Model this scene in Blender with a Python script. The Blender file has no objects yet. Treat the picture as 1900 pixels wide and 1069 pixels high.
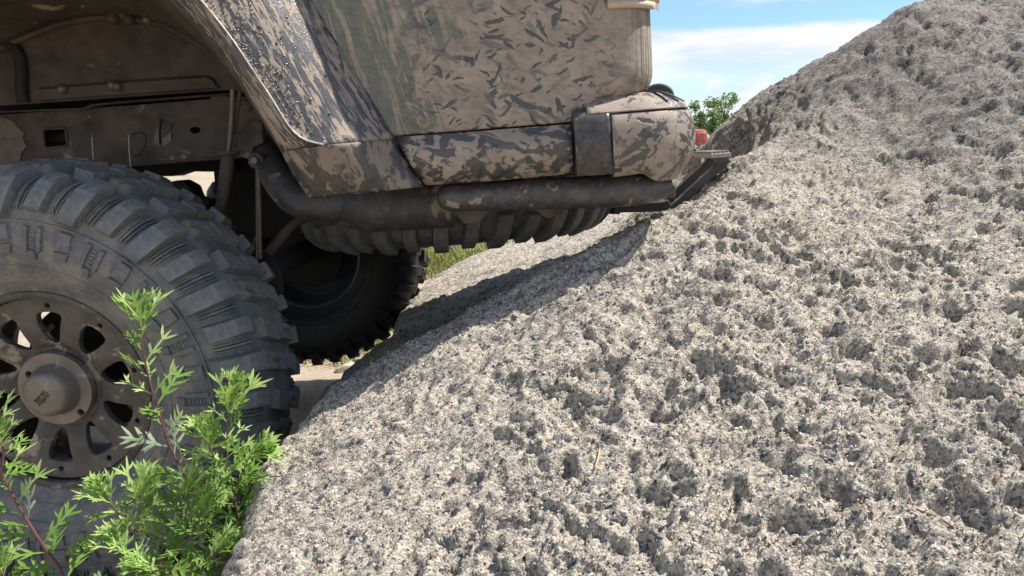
import bpy, bmesh, math, random
import numpy as np
from mathutils import Vector, Matrix, geometry

# ------------------------------------------------------------------ camera, sky, sun, exposure
SC = bpy.context.scene
COL = SC.collection
R = math.radians
HC = 0.97                 # camera height above the ground beside the rear wheel
PITCH = R(10.0)
FPX = 1463.0              # focal length in pixels of the 1900 px wide photograph
cam_d = bpy.data.cameras.new('camera')
cam_d.sensor_width = 36.0
cam_d.lens = 36.0 * FPX / 1900.0
cam_d.clip_start = 0.02
cam_d.clip_end = 20000
cam = bpy.data.objects.new('camera', cam_d)
COL.objects.link(cam)
cam.location = (0, 0, HC)
cam.rotation_euler = (R(90) - PITCH, 0, 0)
SC.camera = cam

SUN_EL, SUN_AZ = R(60), R(11.0)      # azimuth measured from +X towards +Y
sun_dir = Vector((math.cos(SUN_EL) * math.cos(SUN_AZ), math.cos(SUN_EL) * math.sin(SUN_AZ), math.sin(SUN_EL)))
sun_d = bpy.data.lights.new('sun', 'SUN')
sun_d.energy = 4.6
sun_d.angle = R(0.53)
sun_d.color = (1.0, 0.95, 0.87)
sun = bpy.data.objects.new('sun', sun_d)
COL.objects.link(sun)
sun.location = (4, 0, 6)
sun.rotation_euler = sun_dir.to_track_quat('Z', 'Y').to_euler()

SC.view_settings.view_transform = 'Standard'
SC.view_settings.look = 'None'
SC.view_settings.gamma = 1.0
SC.view_settings.use_curve_mapping = False
SC.view_settings.exposure = 0.68
try:
    SC.cycles.max_bounces = 8
    SC.cycles.diffuse_bounces = 4
except Exception:
    pass


# ------------------------------------------------------------------ node helper
class NT:
    def __init__(s, tree):
        s.t = tree
        s.n = tree.nodes
        s.l = tree.links

    def new(s, typ, **kw):
        nd = s.n.new(typ)
        for k, v in kw.items():
            setattr(nd, k, v)
        return nd

    def put(s, sock, v):
        if v is None:
            return
        if isinstance(v, bpy.types.NodeSocket):
            s.l.new(v, sock)
        else:
            if isinstance(v, (tuple, list)) and len(v) == 3 and sock.type == 'RGBA':
                v = (*v, 1.0)
            sock.default_value = v

    def m(s, op, a, b=None, c=None, clamp=False):
        nd = s.new('ShaderNodeMath', operation=op, use_clamp=clamp)
        s.put(nd.inputs[0], a)
        s.put(nd.inputs[1], b)
        s.put(nd.inputs[2], c)
        return nd.outputs[0]

    def vm(s, op, a, b=None):
        nd = s.new('ShaderNodeVectorMath', operation=op)
        s.put(nd.inputs[0], a)
        if b is not None:
            s.put(nd.inputs[1], b)
        return nd.outputs[0]

    def sep(s, v):
        nd = s.new('ShaderNodeSeparateXYZ')
        s.l.new(v, nd.inputs[0])
        return nd.outputs

    def comb(s, x, y, z):
        nd = s.new('ShaderNodeCombineXYZ')
        s.put(nd.inputs[0], x); s.put(nd.inputs[1], y); s.put(nd.inputs[2], z)
        return nd.outputs[0]

    def mapping(s, v, loc=(0, 0, 0), rot=(0, 0, 0), scale=(1, 1, 1)):
        nd = s.new('ShaderNodeMapping')
        s.l.new(v, nd.inputs[0])
        nd.inputs['Location'].default_value = loc
        nd.inputs['Rotation'].default_value = rot
        nd.inputs['Scale'].default_value = scale
        return nd.outputs[0]

    def noise(s, v, scale, detail=3.0, rough=0.55, dist=0.0, col=False):
        nd = s.new('ShaderNodeTexNoise')
        s.l.new(v, nd.inputs['Vector'])
        nd.inputs['Scale'].default_value = scale
        nd.inputs['Detail'].default_value = detail
        nd.inputs['Roughness'].default_value = rough
        nd.inputs['Distortion'].default_value = dist
        return nd.outputs['Color'] if col else nd.outputs['Fac']

    def vor(s, v, scale, feature='F1', rand=1.0, dims='3D'):
        nd = s.new('ShaderNodeTexVoronoi', feature=feature, voronoi_dimensions=dims)
        s.l.new(v, nd.inputs['Vector'])
        nd.inputs['Scale'].default_value = scale
        nd.inputs['Randomness'].default_value = rand
        return nd

    def ss(s, v, a, b, lo=0.0, hi=1.0):
        nd = s.new('ShaderNodeMapRange', interpolation_type='SMOOTHSTEP')
        s.put(nd.inputs['Value'], v)
        nd.inputs['From Min'].default_value = a
        nd.inputs['From Max'].default_value = b
        nd.inputs['To Min'].default_value = lo
        nd.inputs['To Max'].default_value = hi
        return nd.outputs[0]

    def lin(s, v, a, b, lo=0.0, hi=1.0):
        nd = s.new('ShaderNodeMapRange')
        s.put(nd.inputs['Value'], v)
        nd.inputs['From Min'].default_value = a
        nd.inputs['From Max'].default_value = b
        nd.inputs['To Min'].default_value = lo
        nd.inputs['To Max'].default_value = hi
        return nd.outputs[0]

    def ramp(s, f, stops, interp='LINEAR'):
        nd = s.new('ShaderNodeValToRGB')
        cr = nd.color_ramp
        cr.interpolation = interp
        while len(cr.elements) < len(stops):
            cr.elements.new(0.5)
        for e, (p, c) in zip(cr.elements, stops):
            e.position = p
            e.color = (*c, 1.0)
        s.put(nd.inputs[0], f)
        return nd.outputs[0]

    def mix(s, f, a, b, blend='MIX'):
        nd = s.new('ShaderNodeMix', data_type='RGBA', blend_type=blend)
        s.put(nd.inputs[0], f)
        s.put(nd.inputs[6], a)
        s.put(nd.inputs[7], b)
        return nd.outputs[2]

    def bump(s, h, strength=0.5, dist=0.01, normal=None):
        nd = s.new('ShaderNodeBump')
        nd.inputs['Strength'].default_value = strength
        nd.inputs['Distance'].default_value = dist
        s.put(nd.inputs['Height'], h)
        if normal is not None:
            s.l.new(normal, nd.inputs['Normal'])
        return nd.outputs[0]


def material(name):
    m = bpy.data.materials.new(name)
    m.use_nodes = True
    t = NT(m.node_tree)
    b = m.node_tree.nodes['Principled BSDF']
    return m, t, b


def obj_co(t):
    return t.new('ShaderNodeTexCoord').outputs['Object']


# ------------------------------------------------------------------ world: daylight sky with cloud bands
W = bpy.data.worlds.new('World')
SC.world = W
W.use_nodes = True
wt = NT(W.node_tree)
bg = W.node_tree.nodes['Background']
sky = wt.new('ShaderNodeTexSky', sky_type='NISHITA')
sky.sun_disc = False
sky.sun_elevation = SUN_EL
sky.sun_rotation = R(90) - SUN_AZ
sky.altitude = 100
sky.air_density = 1.0
sky.dust_density = 0.2
sky.ozone_density = 2.0
gen = wt.new('ShaderNodeTexCoord').outputs['Generated']
gx, gy, gz = wt.sep(gen)[:3]
azv = wt.m('ARCTAN2', gx, gy)
elv = wt.m('ARCSINE', gz)
cc = wt.comb(azv, wt.m('MULTIPLY', elv, 4.0), 0.0)
n_big = wt.noise(cc, 3.2, 5.0, 0.55)
n_fine = wt.noise(cc, 9.0, 6.0, 0.6, 0.4)
e2 = wt.m('ADD', elv, wt.m('MULTIPLY', wt.m('SUBTRACT', n_big, 0.5), 0.045))
band = wt.m('MULTIPLY', wt.ss(e2, 0.058, 0.112), wt.ss(e2, 0.141, 0.129))
band = wt.m('MULTIPLY', band, wt.ss(n_fine, 0.2, 0.6, 0.55, 1.0))
low = wt.m('MULTIPLY', wt.ss(e2, 0.11, 0.0), wt.ss(n_fine, 0.35, 0.7, 0.35, 0.8))
e3 = wt.m('ADD', elv, wt.m('MULTIPLY', wt.m('SUBTRACT', n_big, 0.5), 0.11))
high = wt.m('MULTIPLY', wt.ss(e3, 0.160, 0.185), wt.ss(n_fine, 0.25, 0.62, 0.15, 0.75))
high = wt.m('MULTIPLY', high, wt.ss(elv, 0.7, 0.3, 0.35, 1.0))
cu_n = wt.noise(wt.comb(azv, elv, 0.0), 16.0, 5.0, 0.55)
cu = wt.m('MULTIPLY', wt.ss(wt.m('ADD', elv, wt.m('MULTIPLY', wt.m('SUBTRACT', cu_n, 0.5), 0.22)), 0.072, 0.060), 0.75)
cl = wt.m('MAXIMUM', wt.m('MAXIMUM', band, low), wt.m('MAXIMUM', high, cu), clamp=True)
ccol = wt.mix(wt.ss(n_fine, 0.3, 0.7), (5.0, 5.4, 5.9), (6.6, 6.6, 6.6))
skc = wt.mix(cl, wt.mix(1.0, sky.outputs[0], (0.86, 0.99, 1.10), 'MULTIPLY'), ccol)
W.node_tree.links.new(skc, bg.inputs[0])
bg.inputs[1].default_value = 0.10

# ------------------------------------------------------------------ pixels to places
CAMP = Vector((0, 0, HC))
CF = Vector((0, math.cos(PITCH), -math.sin(PITCH)))
CU = Vector((0, math.sin(PITCH), math.cos(PITCH)))
CR = Vector((1, 0, 0))


def ray(px, py):
    return CF + CR * ((px - 950.0) / FPX) + CU * ((534.5 - py) / FPX)


def at_y(px, py, y):
    d = ray(px, py)
    return CAMP + d * (y / d.y)


def at_z(px, py, z):
    d = ray(px, py)
    return CAMP + d * ((z - HC) / d.z)


# the vehicle's own frame: u rearward, v inward (away from the camera), w up
YAW, CPITCH = R(3.0), R(4.3)
VU = Vector((math.cos(YAW) * math.cos(CPITCH), -math.sin(YAW) * math.cos(CPITCH), math.sin(CPITCH)))
VV = Vector((math.sin(YAW), math.cos(YAW), 0.0))
VN = VU.cross(VV).normalized()
TYRE_V = 0.078            # axial centre of the rear tyre, from the body side plane
rimc = CAMP + ray(90, 722) * 1.557
AX_W = 0.44
VO = rimc - VV * (TYRE_V - 0.105) - VN * AX_W
VM = Matrix(((VU.x, VV.x, VN.x, VO.x), (VU.y, VV.y, VN.y, VO.y), (VU.z, VV.z, VN.z, VO.z), (0, 0, 0, 1)))
VMI = VM.inverted()


def L(px, py, v):
    """vehicle-frame point seen at a pixel on the plane v = const"""
    d = ray(px, py)
    o = CAMP - VO
    k = (v - o.dot(VV)) / d.dot(VV)
    p = o + d * k
    return Vector((p.dot(VU), v, p.dot(VN)))


# ------------------------------------------------------------------ mesh helpers
class MB:
    def __init__(s):
        s.v = []
        s.f = []

    def add(s, vs, fs):
        o = len(s.v)
        s.v += [tuple(p) for p in vs]
        s.f += [tuple(i + o for i in f) for f in fs]
        return s

    def box(s, c, size, rot=None):
        hx, hy, hz = (k / 2 for k in size)
        vs = [Vector((x, y, z)) for x in (-hx, hx) for y in (-hy, hy) for z in (-hz, hz)]
        if rot is not None:
            vs = [rot @ p for p in vs]
        c = Vector(c)
        return s.add([p + c for p in vs], [(0, 1, 3, 2), (4, 6, 7, 5), (0, 4, 5, 1), (2, 3, 7, 6), (0, 2, 6, 4), (1, 5, 7, 3)])

    def tube(s, pts, rad, n=12, caps=True):
        pts = [Vector(p) for p in pts]
        if not isinstance(rad, (list, tuple)):
            rad = [rad] * len(pts)
        vs, fs = [], []
        ref = None
        for i, p in enumerate(pts):
            d = (pts[min(i + 1, len(pts) - 1)] - pts[max(i - 1, 0)]).normalized()
            if ref is None:
                ref = d.orthogonal().normalized()
            else:
                ref = (ref - d * ref.dot(d)).normalized()
            b = d.cross(ref)
            for k in range(n):
                a = 2 * math.pi * k / n
                vs.append(p + (ref * math.cos(a) + b * math.sin(a)) * rad[i])
        for i in range(len(pts) - 1):
            for k in range(n):
                k2 = (k + 1) % n
                fs.append((i * n + k, i * n + k2, (i + 1) * n + k2, (i + 1) * n + k))
        if caps:
            fs.append(tuple(range(n - 1, -1, -1)))
            fs.append(tuple((len(pts) - 1) * n + k for k in range(n)))
        return s.add(vs, fs)

    def grid(s, rows, flip=False):
        nr, nc = len(rows), len(rows[0])
        fs = []
        for i in range(nr - 1):
            for j in range(nc - 1):
                q = (i * nc + j, i * nc + j + 1, (i + 1) * nc + j + 1, (i + 1) * nc + j)
                fs.append(q[::-1] if flip else q)
        return s.add([p for r in rows for p in r], fs)

    def prism(s, a, b):
        """two matching rings (front a, back b) closed into a solid"""
        n = len(a)
        fs = [tuple(range(n)), tuple(range(2 * n - 1, n - 1, -1))]
        for i in range(n):
            j = (i + 1) % n
            fs.append((i, n + i, n + j, j))
        return s.add(list(a) + list(b), fs)

    def lathe(s, prof, axis='y', n=48, a0=0.0, a1=2 * math.pi):
        """prof: (axial, radius) pairs round the local Y axis"""
        full = abs(a1 - a0 - 2 * math.pi) < 1e-6
        m = n if full else n + 1
        vs, fs = [], []
        for (y, r) in prof:
            for k in range(m):
                a = a0 + (a1 - a0) * k / n
                vs.append((r * math.sin(a), y, r * math.cos(a)))
        for i in range(len(prof) - 1):
            for k in range(n if full else n):
                k2 = (k + 1) % m
                fs.append((i * m + k, (i + 1) * m + k, (i + 1) * m + k2, i * m + k2))
        return s.add(vs, fs)

    def mesh(s, name, mat=None, smooth=None):
        me = bpy.data.meshes.new(name)
        me.from_pydata(s.v, [], s.f)
        bm = bmesh.new()
        bm.from_mesh(me)
        bmesh.ops.recalc_face_normals(bm, faces=bm.faces)
        bm.to_mesh(me)
        bm.free()
        if mat:
            me.materials.append(mat)
        if smooth is not None:
            me.shade_smooth()
            try:
                me.set_sharp_from_angle(angle=R(smooth))
            except Exception:
                pass
        me.update()
        return me

    def build(s, name, mat, parent=None, smooth=None, bevel=None, solid=None, sub=None):
        return link(name, s.mesh(name, mat, smooth), parent, bevel, solid, sub)


def link(name, me, parent=None, bevel=None, solid=None, sub=None):
    o = bpy.data.objects.new(name, me)
    COL.objects.link(o)
    if parent is not None:
        o.parent = parent
    if solid:
        md = o.modifiers.new('thickness', 'SOLIDIFY')
        md.thickness = solid[0]
        md.offset = solid[1]
    if bevel:
        md = o.modifiers.new('bevel', 'BEVEL')
        md.width = bevel
        md.segments = 2
        md.limit_method = 'ANGLE'
        md.angle_limit = R(35)
        md.harden_normals = False
    if sub:
        md = o.modifiers.new('sub', 'SUBSURF')
        md.levels = sub
        md.render_levels = sub
    return o


def tag(o, label=None, cat=None, group=None, kind=None):
    if label:
        o['label'] = label
    if cat:
        o['category'] = cat
    if group:
        o['group'] = group
    if kind:
        o['kind'] = kind
    return o


def interp(pts, n):
    """Catmull-Rom resample of a polyline to n points"""
    pts = [Vector(p) for p in pts]
    P = [pts[0] * 2 - pts[1]] + pts + [pts[-1] * 2 - pts[-2]]
    ds = [0.0]
    for i in range(len(pts) - 1):
        ds.append(ds[-1] + (pts[i + 1] - pts[i]).length)
    out = []
    for k in range(n):
        t = ds[-1] * k / (n - 1)
        i = 0
        while i < len(pts) - 2 and ds[i + 1] < t:
            i += 1
        f = (t - ds[i]) / max(1e-9, ds[i + 1] - ds[i])
        a, b, c, d = P[i], P[i + 1], P[i + 2], P[i + 3]
        out.append(0.5 * ((2 * b) + (c - a) * f + (2 * a - 5 * b + 4 * c - d) * f * f + (3 * b - a - 3 * c + d) * f ** 3))
    return out


# ------------------------------------------------------------------ numpy noise for the big surfaces
def _h(ix, iy, iz, seed):
    n = (ix.astype(np.int64) * 374761393 + iy.astype(np.int64) * 668265263 + iz.astype(np.int64) * 1274126177 + seed * 974711) & 0x7FFFFFFF
    n = ((n ^ (n >> 13)) * 1274126177) & 0x7FFFFFFF
    n = ((n ^ (n >> 15)) * 85734257) & 0x7FFFFFFF
    return ((n ^ (n >> 16)) & 0xFFFFFF) / float(0xFFFFFF)


def vnoise(p, seed=0):
    f = np.floor(p)
    t = p - f
    t = t * t * t * (t * (t * 6 - 15) + 10)
    ix, iy, iz = (f[:, k].astype(np.int64) for k in range(3))
    r = 0
    for dx in (0, 1):
        wx = t[:, 0] if dx else 1 - t[:, 0]
        for dy in (0, 1):
            wy = t[:, 1] if dy else 1 - t[:, 1]
            for dz in (0, 1):
                wz = t[:, 2] if dz else 1 - t[:, 2]
                r = r + wx * wy * wz * _h(ix + dx, iy + dy, iz + dz, seed)
    return r * 2 - 1


def fbm(p, oct=4, seed=0, gain=0.5):
    r, a = 0, 1.0
    for o in range(oct):
        r = r + a * vnoise(p * (2.03 ** o) + 17.3 * o, seed + o)
        a *= gain
    return r


def worley(p, seed=0):
    f = np.floor(p)
    ix, iy, iz = (f[:, k].astype(np.int64) for k in range(3))
    d1 = np.full(len(p), 9.0)
    d2 = np.full(len(p), 9.0)
    idv = np.zeros(len(p))
    for dx in (-1, 0, 1):
        for dy in (-1, 0, 1):
            for dz in (-1, 0, 1):
                a, b, c = ix + dx, iy + dy, iz + dz
                hx, hy, hz = _h(a, b, c, seed), _h(a, b, c, seed + 1), _h(a, b, c, seed + 2)
                d = (a + hx - p[:, 0]) ** 2 + (b + hy - p[:, 1]) ** 2 + (c + hz - p[:, 2]) ** 2
                near = d < d1
                d2 = np.where(near, d1, np.minimum(d2, d))
                idv = np.where(near, _h(a, b, c, seed + 3), idv)
                d1 = np.where(near, d, d1)
    return np.sqrt(d1), np.sqrt(d2), idv


def sstep(a, b, x):
    t = np.clip((x - a) / (b - a), 0, 1)
    return t * t * (3 - 2 * t)


# ------------------------------------------------------------------ materials
MUD_A, MUD_B, MUD_C = (0.31, 0.250, 0.198), (0.235, 0.190, 0.150), (0.40, 0.325, 0.255)


def mud_colour(t, co, sc=1.0):
    n = t.noise(co, 22 * sc, 5, 0.6)
    c = t.ramp(n, [(0.25, MUD_B), (0.5, MUD_A), (0.75, MUD_C)])
    return c


def spot_layer(t, uv, rot, scale, stretch, thr, keep, seed):
    """elongated marks: cells of a stretched, turned Voronoi"""
    v = t.mapping(t.mapping(uv, rot=(0, 0, rot)), loc=(seed * 1.7, seed * 0.9, seed), scale=(scale / stretch, scale, 1))
    vo = t.vor(v, 1.0, rand=1.0, dims='2D')
    rnd = t.sep(vo.outputs['Color'])
    size = t.m('MULTIPLY', rnd[0], thr)
    inside = t.ss(t.m('SUBTRACT', vo.outputs['Distance'], size), 0.035, -0.03)
    on = t.m('GREATER_THAN', rnd[1], 1 - keep)
    return t.m('MULTIPLY', t.m('MULTIPLY', inside, on), t.ss(rnd[2], 0.0, 0.55, 0.25, 1.0))


def make_muddy_panel():
    m, t, b = material('muddy_olive_paint')
    co = obj_co(t)
    x, y, z = t.sep(co)[:3]
    warp = t.vm('MULTIPLY', t.vm('SUBTRACT', t.noise(co, 26, 3, 0.5, col=True), (0.5, 0.5, 0.5)), (0.030, 0.0, 0.030))
    cw = t.vm('ADD', co, warp)
    wx, wy, wz = t.sep(cw)[:3]
    uv = t.comb(wx, wz, 0.0)
    # how much mud: little and streaky near the flare, nearly all of it towards the rear corner
    cov = t.lin(t.m('ADD', x, t.m('MULTIPLY', t.m('SUBTRACT', t.noise(co, 7, 3), 0.5), 0.35)), 0.66, 1.0, 0.0, 1.0)
    streak = t.noise(t.mapping(t.mapping(co, rot=(0, R(14), 0)), scale=(80, 80, 8)), 1.0, 4, 0.6)
    blot = t.noise(co, 15, 6, 0.62, 0.6)
    k = t.m('ADD', t.m('MULTIPLY', streak, t.m('SUBTRACT', 1.0, cov)), t.m('MULTIPLY', blot, cov))
    k = t.m('ADD', k, t.m('MULTIPLY', t.m('SUBTRACT', t.noise(co, 5, 4, 0.6), 0.5), 0.35))
    mud = t.ss(t.m('ADD', k, t.m('MULTIPLY', cov, 0.26)), 0.53, 0.62)
    film = t.ss(t.noise(t.mapping(co, scale=(40, 40, 9)), 1.0, 5, 0.65), 0.25, 0.8, 0.25, 0.75)
    paint = t.mix(film, (0.092, 0.102, 0.074), (0.185, 0.180, 0.138))
    col = t.mix(mud, paint, mud_colour(t, co))
    # washed-out dashes where the paint shows through
    reg = t.m('MULTIPLY', t.ss(x, 0.70, 0.84), t.ss(x, 1.19, 1.10))
    reg = t.m('MULTIPLY', reg, t.ss(t.noise(co, 5.5, 3, 0.55), 0.36, 0.52))
    mk = None
    for i, (rt, sc, st, th, kp) in enumerate([(R(25), 66, 5.2, 0.38, 0.38), (R(-38), 58, 4.4, 0.33, 0.28), (R(42), 64, 5.0, 0.36, 0.32), (R(12), 50, 4.6, 0.31, 0.22),
                                              (R(65), 56, 4.4, 0.32, 0.22), (R(-12), 76, 4.6, 0.36, 0.32), (R(-62), 70, 4.0, 0.34, 0.24), (R(30), 110, 3.8, 0.38, 0.34), (R(-30), 125, 3.5, 0.38, 0.3)]):
        s_ = spot_layer(t, uv, rt, sc, st, th, kp, i + 1)
        mk = s_ if mk is None else t.m('MAXIMUM', mk, s_)
    mk = t.m('MULTIPLY', mk, reg)
    col = t.mix(mk, col, t.mix(t.noise(co, 13, 3), (0.020, 0.022, 0.026), (0.095, 0.098, 0.105)))
    # drip ridges on the rear corner
    rib = t.noise(t.mapping(co, scale=(150, 150, 5)), 1.0, 2, 0.5)
    onc = t.ss(x, 1.15, 1.20)
    col = t.mix(t.m('MULTIPLY', onc, t.ss(rib, 0.42, 0.58, 0.0, 0.75)), col, (0.10, 0.098, 0.070))
    fine = t.noise(co, 300, 4, 0.65)
    smear = t.noise(t.mapping(t.mapping(co, rot=(0, R(-18), 0)), scale=(38, 38, 120)), 1.0, 5, 0.65)
    col = t.mix(1.0, col, t.ramp(smear, [(0.28, (0.66, 0.68, 0.72)), (0.5, (1.0, 1.0, 1.0)), (0.75, (1.20, 1.17, 1.12))]), 'MULTIPLY')
    drip = t.ss(t.noise(t.mapping(t.mapping(co, rot=(0, R(10), 0)), scale=(150, 150, 4.5)), 1.0, 3, 0.6), 0.60, 0.66)
    col = t.mix(t.m('MULTIPLY', drip, t.m('SUBTRACT', 0.85, t.m('MULTIPLY', cov, 0.7), clamp=True)), col, (0.33, 0.275, 0.215))
    col = t.mix(t.ss(fine, 0.35, 0.75, 0.0, 0.22), col, t.mix(0.5, col, (0.45, 0.40, 0.33)))
    t.put(b.inputs['Base Color'], col)
    rg = t.m('SUBTRACT', 0.78, t.m('MULTIPLY', t.m('SUBTRACT', 1.0, t.m('SUBTRACT', mud, mk, clamp=True)), 0.30))
    t.put(b.inputs['Roughness'], rg)
    h = t.m('ADD', t.m('SUBTRACT', mud, t.m('MULTIPLY', mk, 0.9)), t.m('ADD', t.m('MULTIPLY', fine, 0.25), t.m('MULTIPLY', t.m('MULTIPLY', rib, onc), 4.0)))
    t.put(b.inputs['Normal'], t.bump(h, 0.55, 0.0016))
    return m


def make_muddy_plastic(name, base, cover, sc=1.0, stretch=(1, 1, 1), gloss=0.3, rot=0.0, dash=False, mudmix=None):
    m, t, b = material(name)
    co = obj_co(t)
    cs = t.mapping(t.mapping(co, rot=(0, rot, 0)), scale=stretch)
    k = t.noise(cs, 24 * sc, 6, 0.64, 0.5)
    k2 = t.noise(co, 6.5 * sc, 4, 0.6)
    kk = t.m('ADD', t.m('MULTIPLY', k, 0.62), t.m('MULTIPLY', k2, 0.38))
    mud = t.ss(kk, 0.56 - cover * 0.12, 0.60 - cover * 0.12)
    film = t.ss(t.noise(cs, 55 * sc, 5, 0.65), 0.3, 0.8, 0.0, 0.5)
    mc = mud_colour(t, co)
    if mudmix:
        mc = t.mix(mudmix[0], mc, mudmix[1])
    col = t.mix(film, base, t.mix(0.55, base, mc))
    col = t.mix(mud, col, mc)
    if dash:
        x, y, z = t.sep(t.vm('ADD', co, t.vm('MULTIPLY', t.vm('SUBTRACT', t.noise(co, 30, 3, 0.5, col=True), (0.5, 0.5, 0.5)), (0.03, 0.0, 0.03))))[:3]
        uv = t.comb(t.m('ADD', x, y), z, 0.0)
        mk = None
        for i, (rt, s1, st, th, kp) in enumerate([(R(20), 46, 4.2, 0.42, 0.6), (R(-35), 50, 4.0, 0.4, 0.5), (R(50), 44, 3.5, 0.4, 0.4)]):
            s_ = spot_layer(t, uv, rt, s1, st, th, kp, i + 11)
            mk = s_ if mk is None else t.m('MAXIMUM', mk, s_)
        mud = t.m('SUBTRACT', mud, mk, clamp=True)
        col = t.mix(t.m('MULTIPLY', mk, 0.85), col, base)
    t.put(b.inputs['Base Color'], col)
    t.put(b.inputs['Roughness'], t.m('ADD', gloss, t.m('MULTIPLY', mud, 0.72 - gloss)))
    h = t.m('ADD', mud, t.m('MULTIPLY', t.noise(co, 260, 4, 0.65), 0.45))
    t.put(b.inputs['Normal'], t.bump(h, 0.6, 0.0018))
    return m


def make_rubber():
    m, t, b = material('dusty_rubber')
    co = obj_co(t)
    n = t.noise(co, 18, 5, 0.6)
    f = t.noise(co, 130, 5, 0.7)
    dust = t.ss(t.m('ADD', t.m('MULTIPLY', n, 0.6), t.m('MULTIPLY', f, 0.4)), 0.40, 0.66)
    col = t.mix(dust, (0.115, 0.119, 0.127), (0.23, 0.218, 0.205))
    mud = t.ss(t.noise(co, 34, 5, 0.62, 0.4), 0.55, 0.63)
    col = t.mix(t.m('MULTIPLY', mud, 0.75), col, (0.245, 0.205, 0.165))
    t.put(b.inputs['Base Color'], col)
    t.put(b.inputs['Roughness'], t.ss(f, 0.3, 0.7, 0.55, 0.82))
    t.put(b.inputs['Normal'], t.bump(t.m('ADD', f, t.m('MULTIPLY', mud, 0.5)), 0.45, 0.0022))
    return m


def make_simple(name, col, rough=0.6, metal=0.0, var=0.35, sc=30, bump=0.3, dirt=None, spec=None):
    m, t, b = material(name)
    co = obj_co(t)
    n = t.noise(co, sc, 5, 0.62)
    c2 = tuple(k * (1 - var) for k in col)
    c3 = tuple(min(1, k * (1 + var)) for k in col)
    c = t.ramp(n, [(0.25, c2), (0.5, col), (0.78, c3)])
    rg = rough
    if dirt:
        d = t.ss(t.noise(co, sc * 0.7, 6, 0.65, 0.4), 0.58 - dirt * 0.2, 0.66 - dirt * 0.2)
        c = t.mix(d, c, mud_colour(t, co))
        rg = t.m('ADD', rough, t.m('MULTIPLY', d, max(0.0, 0.8 - rough)))
        t.put(b.inputs['Metallic'], t.m('MULTIPLY', t.m('SUBTRACT', 1.0, d), metal))
    else:
        b.inputs['Metallic'].default_value = metal
    t.put(b.inputs['Base Color'], c)
    t.put(b.inputs['Roughness'], rg)
    if bump:
        t.put(b.inputs['Normal'], t.bump(t.noise(co, sc * 6, 4, 0.65), bump, 0.002))
    return m


def make_rock():
    m, t, b = material('weathered_conglomerate')
    co = obj_co(t)
    cw = t.vm('ADD', co, t.vm('MULTIPLY', t.noise(co, 160, 2, 0.5, col=True), (0.004, 0.004, 0.004)))
    g1 = t.vor(cw, 290)
    r1 = t.sep(g1.outputs['Color'])
    c1 = t.ramp(r1[0], [(0.0, (0.08, 0.08, 0.085)), (0.20, (0.19, 0.178, 0.162)), (0.40, (0.39, 0.35, 0.29)), (0.68, (0.57, 0.51, 0.425)), (0.92, (0.72, 0.67, 0.585)), (1.0, (0.30, 0.20, 0.14))])
    g2 = t.vor(cw, 135)
    r2 = t.sep(g2.outputs['Color'])
    c2 = t.ramp(r2[0], [(0.0, (0.075, 0.08, 0.09)), (0.12, (0.15, 0.15, 0.156)), (0.28, (0.36, 0.32, 0.265)), (0.6, (0.52, 0.46, 0.375)), (1.0, (0.63, 0.575, 0.49))])
    col = t.mix(0.42, c1, c2)
    # embedded slate chips as flat grey patches
    dk = t.m('MULTIPLY', t.m('GREATER_THAN', r2[1], 0.91), t.ss(g2.outputs['Distance'], 0.50, 0.42))
    col = t.mix(t.m('MULTIPLY', dk, 0.85), col, t.ramp(r2[2], [(0.0, (0.05, 0.055, 0.065)), (1.0, (0.15, 0.155, 0.17))]))
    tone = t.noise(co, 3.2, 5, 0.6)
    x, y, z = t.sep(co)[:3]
    # upper slope's grazing shade put into the colour as a greyer, darker tone
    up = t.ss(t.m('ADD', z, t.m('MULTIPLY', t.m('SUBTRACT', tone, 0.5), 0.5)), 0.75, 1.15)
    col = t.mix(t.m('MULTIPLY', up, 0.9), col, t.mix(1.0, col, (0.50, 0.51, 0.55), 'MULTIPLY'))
    # slate-grey lenses drawn out along the foliation
    fol = t.mapping(t.mapping(co, rot=(0, 0, R(-37))), scale=(13, 42, 26))
    fw = t.noise(t.vm('ADD', fol, t.vm('MULTIPLY', t.noise(co, 30, 3, col=True), (1.4, 1.4, 1.4))), 1.0, 4, 0.6)
    pat = t.ss(t.m('ADD', fw, t.m('MULTIPLY', t.m('SUBTRACT', tone, 0.5), 0.35)), 0.56, 0.64)
    col = t.mix(t.m('MULTIPLY', pat, 0.62), col, t.mix(1.0, col, (0.34, 0.36, 0.41), 'MULTIPLY'))
    rust = t.ss(t.noise(co, 13, 4, 0.6), 0.68, 0.76)
    col = t.mix(t.m('MULTIPLY', rust, 0.3), col, (0.33, 0.22, 0.11))
    col = t.mix(1.0, col, (0.97, 0.955, 0.925), 'MULTIPLY')
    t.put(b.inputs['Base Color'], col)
    b.inputs['Roughness'].default_value = 0.85
    b.inputs['Specular IOR Level'].default_value = 0.3
    gd = t.m('SUBTRACT', 1.0, g1.outputs['Distance'])
    h = t.m('ADD', t.m('MULTIPLY', gd, 0.8), t.m('MULTIPLY', t.noise(co, 520, 4, 0.7), 0.8))
    t.put(b.inputs['Normal'], t.bump(h, 0.9, 0.0032))
    return m


def make_island(name, stops, rough=0.8, sc=220, spec=0.35):
    m, t, b = material(name)
    g = t.new('ShaderNodeNewGeometry')
    c = t.ramp(g.outputs['Random Per Island'], stops)
    n = t.noise(obj_co(t), sc, 4, 0.6)
    c = t.mix(1.0, c, t.ramp(n, [(0.2, (0.72, 0.72, 0.72)), (0.8, (1.2, 1.2, 1.2))]), 'MULTIPLY')
    t.put(b.inputs['Base Color'], c)
    b.inputs['Roughness'].default_value = rough
    b.inputs['Specular IOR Level'].default_value = spec
    t.put(b.inputs['Normal'], t.bump(n, 0.5, 0.001))
    return m


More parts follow.
